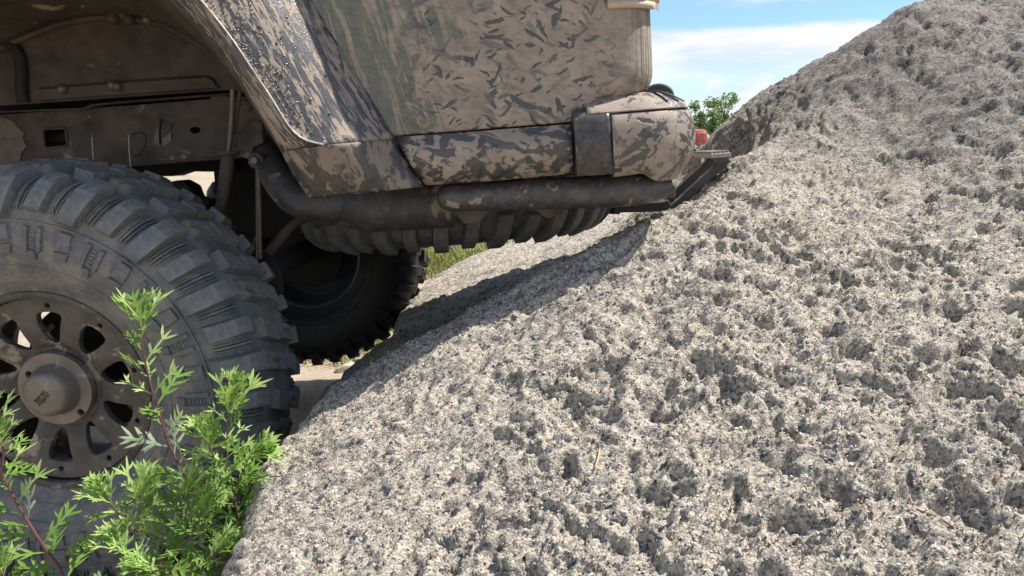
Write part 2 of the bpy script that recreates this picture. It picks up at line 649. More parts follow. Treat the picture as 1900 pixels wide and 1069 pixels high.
def make_ground():
    m, t, b = material('pale_dirt')
    co = obj_co(t)
    n = t.noise(co, 1.3, 6, 0.6)
    f = t.noise(co, 40, 6, 0.7)
    c = t.ramp(n, [(0.25, (0.30, 0.235, 0.165)), (0.5, (0.42, 0.345, 0.255)), (0.75, (0.50, 0.43, 0.33))])
    c = t.mix(t.ss(f, 0.35, 0.7, 0.0, 0.6), c, (0.24, 0.19, 0.135))
    g = t.ss(t.noise(co, 0.22, 5, 0.65), 0.56, 0.66)
    c = t.mix(t.m('MULTIPLY', g, 0.7), c, (0.12, 0.14, 0.045))
    t.put(b.inputs['Base Color'], c)
    b.inputs['Roughness'].default_value = 0.95
    t.put(b.inputs['Normal'], t.bump(t.m('ADD', f, t.vor(co, 55).outputs['Distance']), 0.7, 0.006))
    return m


def make_leaf(name, ca, cb, trans=0.35, rough=0.5):
    m, t, b = material(name)
    co = obj_co(t)
    oi = t.new('ShaderNodeObjectInfo')
    n = t.noise(co, 60, 4, 0.6)
    f = t.m('ADD', t.m('MULTIPLY', n, 0.5), t.m('MULTIPLY', oi.outputs['Random'], 0.5))
    c = t.mix(f, ca, cb)
    t.put(b.inputs['Base Color'], c)
    b.inputs['Roughness'].default_value = rough
    b.inputs['Specular IOR Level'].default_value = 0.35
    tr = t.new('ShaderNodeBsdfTranslucent')
    t.put(tr.inputs[0], t.mix(1.0, c, (1.25, 1.35, 0.6), 'MULTIPLY'))
    mx = t.new('ShaderNodeMixShader')
    mx.inputs[0].default_value = trans
    t.l.new(b.outputs[0], mx.inputs[1])
    t.l.new(tr.outputs[0], mx.inputs[2])
    out = [k for k in t.n if k.type == 'OUTPUT_MATERIAL'][0]
    t.l.new(mx.outputs[0], out.inputs[0])
    return m


M = {}
M['panel'] = make_muddy_panel()
M['flare'] = make_muddy_plastic('muddy_black_plastic', (0.055, 0.058, 0.066), 0.55, 1.6, (3.4, 3.4, 0.6), 0.26, R(24))
M['flare_low'] = make_muddy_plastic('mud_caked_black_plastic', (0.045, 0.043, 0.044), 0.60, 1.0, (1.6, 1.6, 0.8), 0.38, R(20), mudmix=(0.45, (0.16, 0.115, 0.085)))
M['sill'] = make_muddy_plastic('muddy_sill_plastic', (0.045, 0.045, 0.048), 0.85, 1.6, (1, 1, 1.3), 0.34, dash=True)
M['bumper'] = make_muddy_plastic('muddy_bumper_plastic', (0.062, 0.058, 0.056), 1.05, 2.4, (1, 1, 1.3), 0.36, R(30), dash=True)
M['cap'] = make_muddy_plastic('dark_bumper_plastic', (0.030, 0.030, 0.032), -0.10, 1.2, (1, 1, 1), 0.38)  # darker plastic with less mud than the bumper corner
M['rubber'] = make_rubber()
M['rubber_dark'] = make_simple('shade_darkened_rubber', (0.022, 0.022, 0.023), 0.6, 0.0, 0.4, 40, 0.5)  # rubber darkened to put the far tyre's shade into its colour
M['rim'] = make_simple('mud_coated_alloy', (0.108, 0.094, 0.082), 0.62, 0.25, 0.4, 26, 0.5, dirt=0.15)
M['hub'] = make_simple('dusty_hub_metal', (0.20, 0.172, 0.145), 0.5, 0.3, 0.3, 24, 0.4, dirt=0.1)
M['hub_mark'] = make_simple('worn_lettering', (0.10, 0.075, 0.06), 0.6, 0.2)
M['well'] = make_simple('mud_caked_wheel_well', (0.070, 0.053, 0.040), 0.8, 0.0, 0.6, 14, 0.6, dirt=-0.22)
M['rail'] = make_simple('muddy_chassis_steel', (0.090, 0.070, 0.055), 0.75, 0.0, 0.6, 17, 0.6, dirt=-0.12)
M['steel'] = make_simple('dusty_steel', (0.17, 0.145, 0.115), 0.5, 0.4, 0.3, 40, 0.3)
M['wire'] = make_simple('pale_wire', (0.42, 0.40, 0.36), 0.45, 0.5, 0.2, 60, 0.1)
M['pipe'] = make_muddy_plastic('muddy_exhaust_steel', (0.040, 0.041, 0.044), -0.22, 0.7, (1, 1, 1), 0.55, mudmix=(0.5, (0.17, 0.135, 0.105)))
M['tube'] = make_muddy_plastic('dark_bumper_tube_paint', (0.040, 0.041, 0.045), -0.12, 1.1, (1, 1, 1), 0.42)
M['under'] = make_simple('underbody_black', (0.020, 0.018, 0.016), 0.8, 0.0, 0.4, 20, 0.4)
M['chrome'] = make_simple('bright_rim_metal', (0.55, 0.60, 0.68), 0.22, 0.9, 0.15, 30, 0.1)
M['red'] = make_muddy_plastic('dusty_red_lens', (0.52, 0.09, 0.08), 0.35, 2.0, (1, 1, 1), 0.25, mudmix=(0.6, (0.62, 0.28, 0.22)))
M['black'] = make_simple('black_trim', (0.020, 0.021, 0.024), 0.45, 0.0, 0.3, 40, 0.2)
M['step'] = make_simple('worn_step_steel', (0.095, 0.085, 0.075), 0.55, 0.2, 0.4, 60, 0.4, dirt=0.0)
M['step_pad'] = make_simple('dusty_aluminium', (0.42, 0.38, 0.33), 0.55, 0.3, 0.35, 90, 0.4)
M['trim'] = make_simple('pale_lamp_trim', (0.50, 0.40, 0.29), 0.5, 0.0, 0.2, 40, 0.2)
M['bead'] = make_simple('pale_crease_glint', (0.42, 0.38, 0.34), 0.22, 0.0, 0.4, 80, 0.4)  # pale colour painting the bright glint on the flare's crease
M['mudcake'] = make_simple('dried_mud_cake', (0.19, 0.155, 0.122), 0.85, 0.0, 0.3, 50, 0.7)
M['glass'] = make_simple('tinted_glass', (0.02, 0.022, 0.024), 0.12, 0.0, 0.2, 10, 0.0)
M['drop'] = make_island('drying_mud_droplets', [(0.0, (0.03, 0.03, 0.035)), (0.45, (0.10, 0.08, 0.065)), (0.7, (0.30, 0.23, 0.17)), (1.0, (0.40, 0.31, 0.23))], 0.16, 200, 0.7)
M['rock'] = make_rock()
M['chip'] = make_simple('slate_chip', (0.115, 0.122, 0.138), 0.55, 0.0, 0.35, 90, 0.5)
M['chip2'] = make_simple('brown_chip', (0.27, 0.17, 0.11), 0.7, 0.0, 0.35, 90, 0.5)
M['chip3'] = make_simple('pale_chip', (0.36, 0.36, 0.36), 0.6, 0.0, 0.3, 90, 0.5)
M['grit'] = make_island('coarse_grit', [(0.0, (0.07, 0.072, 0.08)), (0.14, (0.17, 0.16, 0.15)), (0.3, (0.36, 0.31, 0.25)), (0.6, (0.50, 0.44, 0.36)), (0.85, (0.62, 0.57, 0.49)), (0.93, (0.45, 0.30, 0.20)), (1.0, (0.62, 0.56, 0.47))])
M['chip_mix'] = make_island('mixed_chips', [(0.0, (0.05, 0.055, 0.065)), (0.4, (0.12, 0.127, 0.145)), (0.7, (0.20, 0.205, 0.22)), (0.85, (0.28, 0.19, 0.13)), (1.0, (0.45, 0.40, 0.34))], 0.55, 90, 0.5)
M['ground'] = make_ground()
M['stone'] = make_simple('pale_field_stone', (0.42, 0.37, 0.30), 0.85, 0.0, 0.35, 25, 0.6)
M['leaf'] = make_leaf('mugwort_leaf', (0.12, 0.245, 0.035), (0.25, 0.40, 0.085))
M['leaf_tip'] = make_leaf('young_mugwort_leaf', (0.32, 0.47, 0.12), (0.47, 0.57, 0.24))
M['leaf_pale'] = make_leaf('pale_leaf_underside', (0.36, 0.42, 0.28), (0.52, 0.55, 0.42))
M['leaf_dry'] = make_leaf('dry_leaf', (0.30, 0.15, 0.06), (0.42, 0.27, 0.13))
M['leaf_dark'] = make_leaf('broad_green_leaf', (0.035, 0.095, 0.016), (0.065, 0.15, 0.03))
M['stem'] = make_simple('reddish_stem', (0.135, 0.055, 0.055), 0.55, 0.0, 0.35, 120, 0.3)
M['stem_brown'] = make_simple('brown_stem', (0.15, 0.095, 0.055), 0.6, 0.0, 0.35, 120, 0.3)
M['straw'] = make_simple('dry_straw', (0.50, 0.40, 0.23), 0.7, 0.0, 0.2, 100, 0.2)
M['grass'] = make_leaf('grass_blade', (0.17, 0.20, 0.055), (0.36, 0.34, 0.15))
M['tree_leaf'] = make_leaf('tree_leaf', (0.05, 0.13, 0.018), (0.12, 0.21, 0.04), 0.3)
M['tree_leaf2'] = make_leaf('light_tree_leaf', (0.11, 0.19, 0.05), (0.21, 0.28, 0.10), 0.35)
M['bark'] = make_simple('tree_bark', (0.13, 0.10, 0.075), 0.9, 0.0, 0.3, 20, 0.6)


# ------------------------------------------------------------------ ground sheet
def ground_z(x, y):
    p = np.stack([x, y, 0 * x], 1)
    r = np.sqrt(x * x + y * y)
    z = 0.018 * fbm(p * 2.3, 4, 5) * (0.3 + sstep(1.7, 2.6, y))
    z += 0.10 * fbm(p * 0.23, 3, 8) * sstep(4, 9, r)
    z -= 0.10 * sstep(3.8, 6.5, y)
    return z


def axis(lo, hi, fine, far, nfar):
    a = list(np.arange(lo, hi, fine))
    g = np.geomspace(fine * 1.5, far, nfar)
    return np.array(sorted(set([lo - k for k in g] + a + [hi + k for k in g])))


gxs, gys = axis(-2.4, 1.6, 0.03, 6000, 46), axis(0.6, 6.0, 0.03, 6000, 46)
GX, GY = np.meshgrid(gxs, gys)
GZ = ground_z(GX.ravel(), GY.ravel())


def big_grid(name, X, Y, Z, shape, mat, smooth=True):
    nr, nc = shape
    me = bpy.data.meshes.new(name)
    idx = np.arange(nr * nc).reshape(nr, nc)
    q = np.stack([idx[:-1, :-1], idx[:-1, 1:], idx[1:, 1:], idx[1:, :-1]], -1).reshape(-1, 4)
    me.vertices.add(nr * nc)
    me.vertices.foreach_set('co', np.stack([X, Y, Z], 1).astype(np.float32).ravel())
    me.loops.add(q.size)
    me.loops.foreach_set('vertex_index', q.ravel().astype(np.int32))
    me.polygons.add(len(q))
    me.polygons.foreach_set('loop_start', np.arange(0, q.size, 4, dtype=np.int32))
    me.polygons.foreach_set('loop_total', np.full(len(q), 4, dtype=np.int32))
    me.update(calc_edges=True)
    me.materials.append(mat)
    if smooth:
        me.shade_smooth()
    o = bpy.data.objects.new(name, me)
    COL.objects.link(o)
    return o


tag(big_grid('ground', GX.ravel(), GY.ravel(), GZ, GX.shape, M['ground']), kind='structure')

# ------------------------------------------------------------------ the big rock
ctrl_px = [  # pixel and distance: the lit crest under the vehicle's side, the near face, the skyline ridge, the dip behind
    (572, 775, 1.43), (660, 712, 1.47), (740, 652, 1.49), (840, 597, 1.50), (950, 542, 1.50), (1060, 486, 1.50), (1188, 426, 1.53), (1250, 392, 1.60), (1300, 364, 1.72), (1350, 338, 1.86),
    (740, 662, 1.68), (840, 610, 1.69), (950, 555, 1.69), (1060, 499, 1.70), (1188, 442, 1.74), (1250, 414, 1.82), (1302, 388, 1.97), (1350, 300, 2.15), (1348, 268, 2.45),
    (1700, 34, 2.66), (1560, 122, 2.70), (1430, 194, 2.80), (1338, 272, 3.0), (1300, 296, 2.9), (1250, 392, 3.2), (1140, 412, 3.5),
    (490, 850, 1.28), (478, 950, 1.12), (440, 1069, 0.98),
    (700, 1069, 0.90), (950, 1069, 0.84), (1300, 1069, 0.80), (1600, 1069, 0.80), (1900, 1069, 0.82), (1900, 850, 1.00), (1900, 600, 1.30), (1900, 300, 1.80), (1900, 60, 2.3),
    (700, 900, 1.10), (950, 800, 1.13), (1250, 800, 1.08), (1550, 800, 1.06), (1250, 600, 1.33), (1550, 560, 1.40), (1000, 650, 1.29), (1500, 380, 1.85),
    (1700, 4, 2.45), (1560, 90, 2.5), (1430, 162, 2.6), (1380, 203, 2.68), (1338, 240, 2.76),
    (1430, 250, 2.30), (1640, 190, 2.2),
    (672, 657, 2.05), (752, 596, 2.75), (748, 568, 2.98), (800, 520, 3.15), (870, 488, 3.35), (1000, 434, 3.7), (1140, 398, 4.0),
]
ctrl = [at_y(*c) for c in ctrl_px]
ctrl += [Vector(c) for c in [
    (-0.02, 2.2, HC - 0.43), (0.25, 2.3, HC - 0.30), (0.45, 2.5, HC - 0.25), (0.62, 2.4, HC - 0.13), (-0.25, 2.3, HC - 0.53),
    (0.0, 0.30, 0.12), (0.7, 0.3, 0.12), (-0.35, 0.45, 0.10), (1.5, 0.5, 0.30), (1.6, 1.2, 0.85), (2.2, 2.2, 1.75), (2.2, 3.2, 1.75),
    (1.5, 3.6, 1.20), (1.0, 3.6, 0.90), (0.6, 4.6, 0.35), (-0.1, 4.6, 0.15), (1.3, 5.2, 0.5), (2.6, 5.0, 1.2), (3.0, 1.0, 1.3)]]
CP = np.array([tuple(c) for c in ctrl])


def tps_fit(P):
    n = len(P)
    r = np.hypot(P[:, None, 0] - P[None, :, 0], P[:, None, 1] - P[None, :, 1])
    K = np.where(r > 0, r * r * np.log(np.maximum(r, 1e-9)), 0) + np.eye(n) * 0.0012
    A = np.zeros((n + 3, n + 3))
    A[:n, :n] = K
    A[:n, n] = 1; A[:n, n + 1] = P[:, 0]; A[:n, n + 2] = P[:, 1]
    A[n:, :n] = A[:n, n:].T
    b = np.zeros(n + 3)
    b[:n] = P[:, 2]
    return np.linalg.solve(A, b)


TPSW = tps_fit(CP)


def tps(x, y):
    z = TPSW[-3] + TPSW[-2] * x + TPSW[-1] * y
    for i, c in enumerate(CP):
        r2 = (x - c[0]) ** 2 + (y - c[1]) ** 2
        z = z + TPSW[i] * 0.5 * r2 * np.log(np.maximum(r2, 1e-12))
    return z


edge_pts = [(-0.05, 0.05), (-0.30, 0.55)] + [(at_y(*c).x, at_y(*c).y) for c in [(440, 1069, 0.98), (478, 950, 1.12), (490, 850, 1.28), (572, 775, 1.47), (672, 657, 2.05), (752, 596, 2.75), (748, 568, 2.98), (800, 520, 3.15)]] + [(-0.20, 3.7), (0.0, 4.6), (0.3, 5.4), (0.8, 6.0)]
edge_pts = sorted(edge_pts, key=lambda p: p[1])


def rock_axis(parts):
    out = []
    for a, b, h in parts:
        out += list(np.arange(a, b, h))
    return np.array(out)


RS = rock_axis([(-0.62, 0.0, 0.010), (0.0, 1.25, 0.0036), (1.25, 2.0, 0.009), (2.0, 3.4, 0.03)])     # distance right of the left edge
RY = rock_axis([(0.05, 0.60, 0.02), (0.60, 1.75, 0.0034), (1.75, 2.9, 0.006), (2.9, 4.3, 0.012), (4.3, 6.0, 0.04)])
S2, Y2 = np.meshgrid(RS, RY)
sh = S2.shape
s, yy = S2.ravel(), Y2.ravel()
xe = np.interp(yy, [p[1] for p in edge_pts], [p[0] for p in edge_pts])
pe = np.stack([0 * yy, yy, 0 * yy], 1)
xe = xe + 0.018 * fbm(pe * 7, 3, 2) + 0.006 * fbm(pe * 40, 2, 3)
inside = np.maximum(s, 0)
out = np.maximum(-s, 0)
bx = xe + inside - 0.10 * out - 0.015 * sstep(0.0, 0.04, out)
bz = tps(xe + inside, yy)
rnd = np.clip(1 - inside / 0.035, 0, 1)
bz = bz - 0.010 * rnd * rnd - out
P0 = np.stack([bx, yy, bz], 1).reshape(*sh, 3)
du = np.gradient(P0, axis=1)
dv = np.gradient(P0, axis=0)
NR = np.cross(du, dv)
NR /= np.linalg.norm(NR, axis=2, keepdims=True) + 1e-12
p = P0.reshape(-1, 3)
nr = NR.reshape(-1, 3)

rough = 0.20 + 0.80 * sstep(-0.20, 0.40, p[:, 0] - 0.80 * (p[:, 1] - 1.15) + 0.18 * fbm(p * 4, 2, 31))
wp = p + 0.030 * np.stack([fbm(p * 9, 2, 40), fbm(p * 9, 2, 44), fbm(p * 9, 2, 48)], 1)
wq = wp + 0.008 * np.stack([fbm(p * 42, 2, 50), fbm(p * 42, 2, 52), fbm(p * 42, 2, 54)], 1)


def ridge(q, seed):
    return np.abs(vnoise(q, seed) + 0.25 * vnoise(q * 2.3, seed + 9))


big = sstep(0.05, 0.75, ridge(wq * np.array([9.0, 11.0, 11.0]), 11))          # hollows between sharp crumbly crests
med = sstep(0.04, 0.70, ridge(wq * np.array([21.0, 24.0, 24.0]), 13))
sml = sstep(0.03, 0.70, ridge(wq * 52.0, 15))
d1, d2, idv = worley(wq * np.array([15.0, 19.0, 19.0]), 17)
pit = sstep(0.60, 0.42, d1) * (idv > 0.66) * (0.5 + idv)
e1, e2, ide = worley(wq * np.array([29.0, 36.0, 36.0]), 19)
pit2 = sstep(0.60, 0.36, e1) * (ide > 0.62)
lump = fbm(p * 3.5, 3, 60)
far_ = 1 - 0.55 * sstep(1.45, 2.2, p[:, 1])
rough = rough * far_
lx = wp[:, 0] * 0.80 + wp[:, 1] * 0.60          # foliation: low ledges running up to the right
ly = -wp[:, 0] * 0.60 + wp[:, 1] * 0.80
strk = 1 - 2 * np.abs(fbm(np.stack([lx * 5.0, ly * 26.0, wp[:, 2] * 9], 1), 3, 70))
disp = 0.008 * far_ * lump + rough * (0.012 - 0.016 * big - 0.012 * med - 0.0080 * sml - 0.015 * pit - 0.008 * pit2) + (0.0085 - 0.0055 * rough) * strk + 0.0034 * fbm(wq * 90, 2, 77)
g1, g1b, gid = worley(p * 130.0, 81)
disp += (0.6 + 0.4 * rough) * 0.0030 * (np.sqrt(np.maximum(0, 1 - np.minimum(g1, 1) ** 2)) - 0.6) * (0.4 + 0.9 * gid)
g2, g2b, gid2 = worley(p * 62.0, 91)
disp += 0.0036 * rough * (0.6 - g2) * (gid2 > 0.35)
p = p + nr * disp[:, None]
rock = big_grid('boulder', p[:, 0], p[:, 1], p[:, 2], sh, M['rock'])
tag(rock, 'huge rough grey boulder of pebbly stone sloping up beside the vehicle', 'boulder')
PR = p.reshape(*sh, 3)
du = np.gradient(PR, axis=1); dv = np.gradient(PR, axis=0)
NF = np.cross(du, dv)
NF /= np.linalg.norm(NF, axis=2, keepdims=True) + 1e-12
PRf, NBf = PR.reshape(-1, 3), nr


def lump_mesh(name, rng, mat, sx, sy, sz, rough=0.25):
    bm = bmesh.new()
    n = rng.randint(9, 12)
    for i in range(n):
        a = rng.uniform(0, 6.283)
        zz = rng.uniform(-1, 1)
        q = math.sqrt(1 - zz * zz)
        k = 1 + rng.uniform(-rough, rough)
        bm.verts.new((q * math.cos(a) * sx * k, q * math.sin(a) * sy * k, zz * sz * k))
    bmesh.ops.convex_hull(bm, input=bm.verts)
    for v in [v for v in bm.verts if not v.link_faces]:
        bm.verts.remove(v)
    me = bpy.data.meshes.new(name)
    bm.to_mesh(me)
    bm.free()
    me.materials.append(mat)
    return me


rng = random.Random(4)
vis = np.where((S2.ravel() > 0.02) & (yy > 0.72) & (yy < 2.1))[0]


def project(w):
    d = w - CAMP
    z = d.dot(CF)
    return 950 + FPX * d.dot(CR) / z, 534.5 - FPX * d.dot(CU) / z, z


chips = [lump_mesh('stone_chip', rng, M[k], *sz) for k in ('chip', 'chip', 'chip', 'chip', 'chip2', 'chip3') for sz in [(1, 0.62, 0.32), (0.8, 0.7, 0.45), (1.25, 0.5, 0.3)]]
nrng = np.random.RandomState(7)
placed = 0
while placed < 290:
    i = int(vis[nrng.randint(len(vis))])
    w = Vector(PRf[i])
    px, py, z = project(w)
    if not (430 < px < 1920 and 120 < py < 1090):
        continue
    if nrng.rand() > (0.9 / z) ** 2:
        continue
    n = Vector(NBf[i])
    o = bpy.data.objects.new('stone_chip', chips[nrng.randint(12) if nrng.rand() < 0.86 else 12 + nrng.randint(6)])
    COL.objects.link(o)
    o.parent = rock
    q = n.to_track_quat('Z', 'Y').to_matrix() @ Matrix.Rotation(nrng.rand() * 6.28, 3, 'Z') @ Matrix.Rotation(nrng.normal() * 0.3, 3, 'X') @ Matrix.Rotation(nrng.normal() * 0.3, 3, 'Y')
    sc_ = 0.0050 + 0.0065 * nrng.rand() ** 2.0
    o.matrix_local = Matrix.Translation(w + n * sc_ * 0.05) @ q.to_4x4() @ Matrix.Scale(sc_, 4)
    placed += 1

# loose grit and grains bedded in the surface
gv, gf = [], []
base = [lump_mesh('g', rng, M['grit'], 1, 0.8, 0.7) for _ in range(6)]
bd = []
for me in base:
    bd.append((np.array([v.co[:] for v in me.vertices]), [tuple(pl.vertices) for pl in me.polygons]))
    bpy.data.meshes.remove(me)
cand = vis[nrng.randint(len(vis), size=120000)]
wts = np.clip(0.85 / PRf[cand][:, 1], 0, 1) ** 2
cand = cand[nrng.rand(len(cand)) < wts * 0.42]
off = 0
vs_all, fs_all = [], []
for i in cand:
    v0, f0 = bd[nrng.randint(6)]
    sc_ = 0.0013 + 0.0022 * nrng.rand() ** 2
    rot = np.array(Matrix.Rotation(nrng.rand() * 6.28, 3, Vector(nrng.normal(size=3))))
    vs_all.append(v0 @ rot.T * sc_ + PRf[i] + NBf[i] * sc_ * 0.25)
    fs_all += [tuple(k + off for k in f) for f in f0]
    off += len(v0)
me = bpy.data.meshes.new('grit')
me.from_pydata(np.concatenate(vs_all).tolist(), [], fs_all)
me.materials.append(M['grit'])
tag(link('grit', me, rock), kind='stuff')

# the smaller chips, past counting
bd2 = []
for k in range(8):
    me_ = lump_mesh('c', rng, M['chip_mix'], 1, rng.uniform(0.5, 0.8), rng.uniform(0.28, 0.45))
    bd2.append((np.array([v.co[:] for v in me_.vertices]), [tuple(pl.vertices) for pl in me_.polygons]))
    bpy.data.meshes.remove(me_)
cand = vis[nrng.randint(len(vis), size=9000)]
cand = cand[nrng.rand(len(cand)) < np.clip(0.9 / PRf[cand][:, 1], 0, 1) ** 2 * 0.62]
vs_all, fs_all, off = [], [], 0
for i in cand:
    v0, f0 = bd2[nrng.randint(8)]
    sc_ = 0.0026 + 0.0042 * nrng.rand() ** 2
    n_ = Vector(NBf[i])
    rot = np.array(n_.to_track_quat('Z', 'Y').to_matrix() @ Matrix.Rotation(nrng.rand() * 6.28, 3, 'Z') @ Matrix.Rotation(nrng.normal() * 0.3, 3, 'X'))
    vs_all.append(v0 @ rot.T * sc_ + PRf[i] + NBf[i] * sc_ * 0.05)
    fs_all += [tuple(k + off for k in f) for f in f0]
    off += len(v0)
me = bpy.data.meshes.new('small_chips')
me.from_pydata(np.concatenate(vs_all).tolist(), [], fs_all)
me.materials.append(M['chip_mix'])
tag(link('small_chips', me, rock), kind='stuff')

# two dry grass stalks lying on the rock
def on_rock(px, py):
    P = PRf[vis]
    d = P - np.array(CAMP)
    z = d @ np.array(CF)
    u = 950 + FPX * (d @ np.array(CR)) / z
    v = 534.5 - FPX * (d @ np.array(CU)) / z
    k = np.argmin((u - px) ** 2 + (v - py) ** 2)
    return Vector(P[k]), Vector(NBf[vis[k]])


for pts, lab in [([(1104, 873), (1110, 855), (1114, 836)], 'short straw stalk standing up out of a pit in the rock'),
                 ([(1700, 950), (1750, 972), (1790, 1000), (1812, 1008)], 'thin curved dry twig lying low on the right side of the rock')]:
    q = [on_rock(*k) for k in pts]
    lift = 0.004
    mb = MB().tube(interp([a + n * lift for a, n in q], 8), [0.0013] * 7 + [0.0007], 6)
    tag(mb.build('dry_stalk', M['straw'] if len(pts) == 3 else M['stem_brown'], smooth=40), lab, 'stalk')


# ------------------------------------------------------------------ the off-road vehicle
car = bpy.data.objects.new('off_road_vehicle', None)
COL.objects.link(car)
car.matrix_world = VM
tag(car, 'mud-splashed olive off-road vehicle with wide black fender flare, its tail over the rock', 'vehicle')

# ---- tyres
half = [(-0.104, 0.203), (-0.117, 0.222), (-0.140, 0.255), (-0.153, 0.292), (-0.1555, 0.325), (-0.150, 0.355), (-0.138, 0.386), (-0.118, 0.410), (-0.085, 0.421), (-0.045, 0.4265), (0.0, 0.428)]
prof = [Vector((a, r, 0)) for a, r in half] + [Vector((-a, r, 0)) for a, r in half[-2::-1]]
PR_ = interp(prof, 161)
plen = [0.0]
for i in range(160):
    plen.append(plen[-1] + (PR_[i + 1] - PR_[i]).length)


def prof_at(sv):
    i = max(0, min(159, int(np.searchsorted(plen, sv)) - 1))
    f = (sv - plen[i]) / (plen[i + 1] - plen[i])
    p_ = PR_[i].lerp(PR_[i + 1], f)
    t_ = (PR_[min(i + 2, 160)] - PR_[max(i - 1, 0)]).normalized()
    n_ = Vector((-t_.y, t_.x, 0))
    if n_.dot(p_ - Vector((0, 0.30, 0))) < 0:
        n_ = -n_
    return p_, n_


def s_of(cond):
    for i in range(161):
        if cond(PR_[i]):
            return plen[i]


def tpos(th, sv, h):
    p_, n_ = prof_at(sv)
    a, r = p_.x + n_.x * h, p_.y + n_.y * h
    return Vector((r * math.sin(th), a, r * math.cos(th)))


def tyre_block(mb, quad, h, ns=3, nt=3, shrink=0.10, h0=-0.004, hfun=None):
    """quad: four (theta, s) corners; raised chamfered block on the tyre surface"""
    q = [Vector((a, b, 0)) for a, b in quad]

    def bl(x, y):
        return (q[0].lerp(q[1], x)).lerp(q[3].lerp(q[2], x), y)
    xs = [0.0] + [shrink + (1 - 2 * shrink) * i / nt for i in range(nt + 1)] + [1.0]
    ys = [0.0] + [shrink * 0.6 + (1 - 1.2 * shrink) * i / ns for i in range(ns + 1)] + [1.0]
    rows = []
    for j, y in enumerate(ys):
        row = []
        for i, x in enumerate(xs):
            c = bl(x, y)
            edge = i in (0, len(xs) - 1) or j in (0, len(ys) - 1)
            hh = h0 if edge else (hfun(x, y) if hfun else h)
            row.append(tpos(c.x, c.y, hh))
        rows.append(row)
    mb.grid(rows)


S_SH = s_of(lambda p_: p_.y > 0.352)
S_SH2 = s_of(lambda p_: p_.y > 0.366)
S_A = s_of(lambda p_: p_.x > -0.078 and p_.y > 0.3)
S_B = s_of(lambda p_: p_.x > -0.066 and p_.y > 0.3)
S_C = s_of(lambda p_: p_.x > -0.006 and p_.y > 0.3)
S_TOT = plen[-1]
D = R(1)


def mir(q):
    return [(-a, S_TOT - b) for a, b in q]


def blk_mesh(quads, h, **kw):
    mb = MB()
    for q in quads:
        tyre_block(mb, q, h, **kw)
    return mb.mesh('tread_block', M['rubber'])


sh_a = [(-3.4 * D, S_SH), (3.0 * D, S_SH), (5.1 * D, S_A), (-0.5 * D, S_A)]
sh_b = [(-3.0 * D, S_SH2), (2.6 * D, S_SH2), (4.5 * D, S_A - 0.012), (-0.2 * D, S_A - 0.006)]
ce_a = [(-4.2 * D, S_B), (1.6 * D, S_B + 0.004), (4.6 * D, S_C), (-1.0 * D, S_C)]
ce_b = [(-3.6 * D, S_B + 0.006), (2.6 * D, S_B), (6.2 * D, S_C - 0.004), (0.8 * D, S_C)]


def sipe(x, y):
    return 0.0200 - (0.007 if 0.42 < x < 0.58 and y < 0.7 else 0)


mesh_sh = [blk_mesh([sh_a], 0.0225, ns=5, nt=4), blk_mesh([sh_b], 0.0195, ns=5, nt=4)]
mesh_ce = [blk_mesh([ce_a], 0.0170, ns=2, nt=4, hfun=sipe), blk_mesh([ce_b], 0.0195, ns=2, nt=3)]
mesh_shm = [blk_mesh([mir(sh_a)], 0.0225, ns=5, nt=4), blk_mesh([mir(sh_b)], 0.0195, ns=5, nt=4)]
mesh_cem = [blk_mesh([mir(ce_a)], 0.0170, ns=2, nt=4, hfun=sipe), blk_mesh([mir(ce_b)], 0.0195, ns=2, nt=3)]
S_L0, S_L1 = s_of(lambda p_: p_.y > 0.282), s_of(lambda p_: p_.y > 0.346)
lm = MB()                      # U-shaped side lug
for q in ([(-3.4 * D, S_L0 + 0.018), (-1.5 * D, S_L0 + 0.010), (-1.2 * D, S_L1), (-3.3 * D, S_L1)],
          [(1.3 * D, S_L0 + 0.010), (3.2 * D, S_L0 + 0.018), (3.1 * D, S_L1), (1.1 * D, S_L1)],
          [(-1.7 * D, S_L0), (1.5 * D, S_L0), (1.5 * D, S_L0 + 0.020), (-1.7 * D, S_L0 + 0.020)]):
    tyre_block(lm, q, 0.0055, ns=2, nt=1, shrink=0.14, h0=-0.002)
for k in range(5):
    tyre_block(lm, [(-1.1 * D, S_L0 + 0.024 + k * 0.007), (1.0 * D, S_L0 + 0.024 + k * 0.007), (1.0 * D, S_L0 + 0.028 + k * 0.007), (-1.1 * D, S_L0 + 0.028 + k * 0.007)], 0.002, ns=1, nt=1, h0=-0.002)
lug_u = lm.mesh('side_lug', M['rubber'])
lm = MB()                      # split arrow side lug
tyre_block(lm, [(-2.6 * D, S_L0 + 0.004), (2.4 * D, S_L0 + 0.012), (3.2 * D, S_L0 + 0.030), (-3.0 * D, S_L0 + 0.026)], 0.0050, ns=1, nt=2, h0=-0.002)
tyre_block(lm, [(-3.2 * D, S_L0 + 0.031), (3.2 * D, S_L0 + 0.035), (2.4 * D, S_L1), (-2.2 * D, S_L1)], 0.0060, ns=2, nt=2, h0=-0.002)
lug_a = lm.mesh('side_lug', M['rubber'])

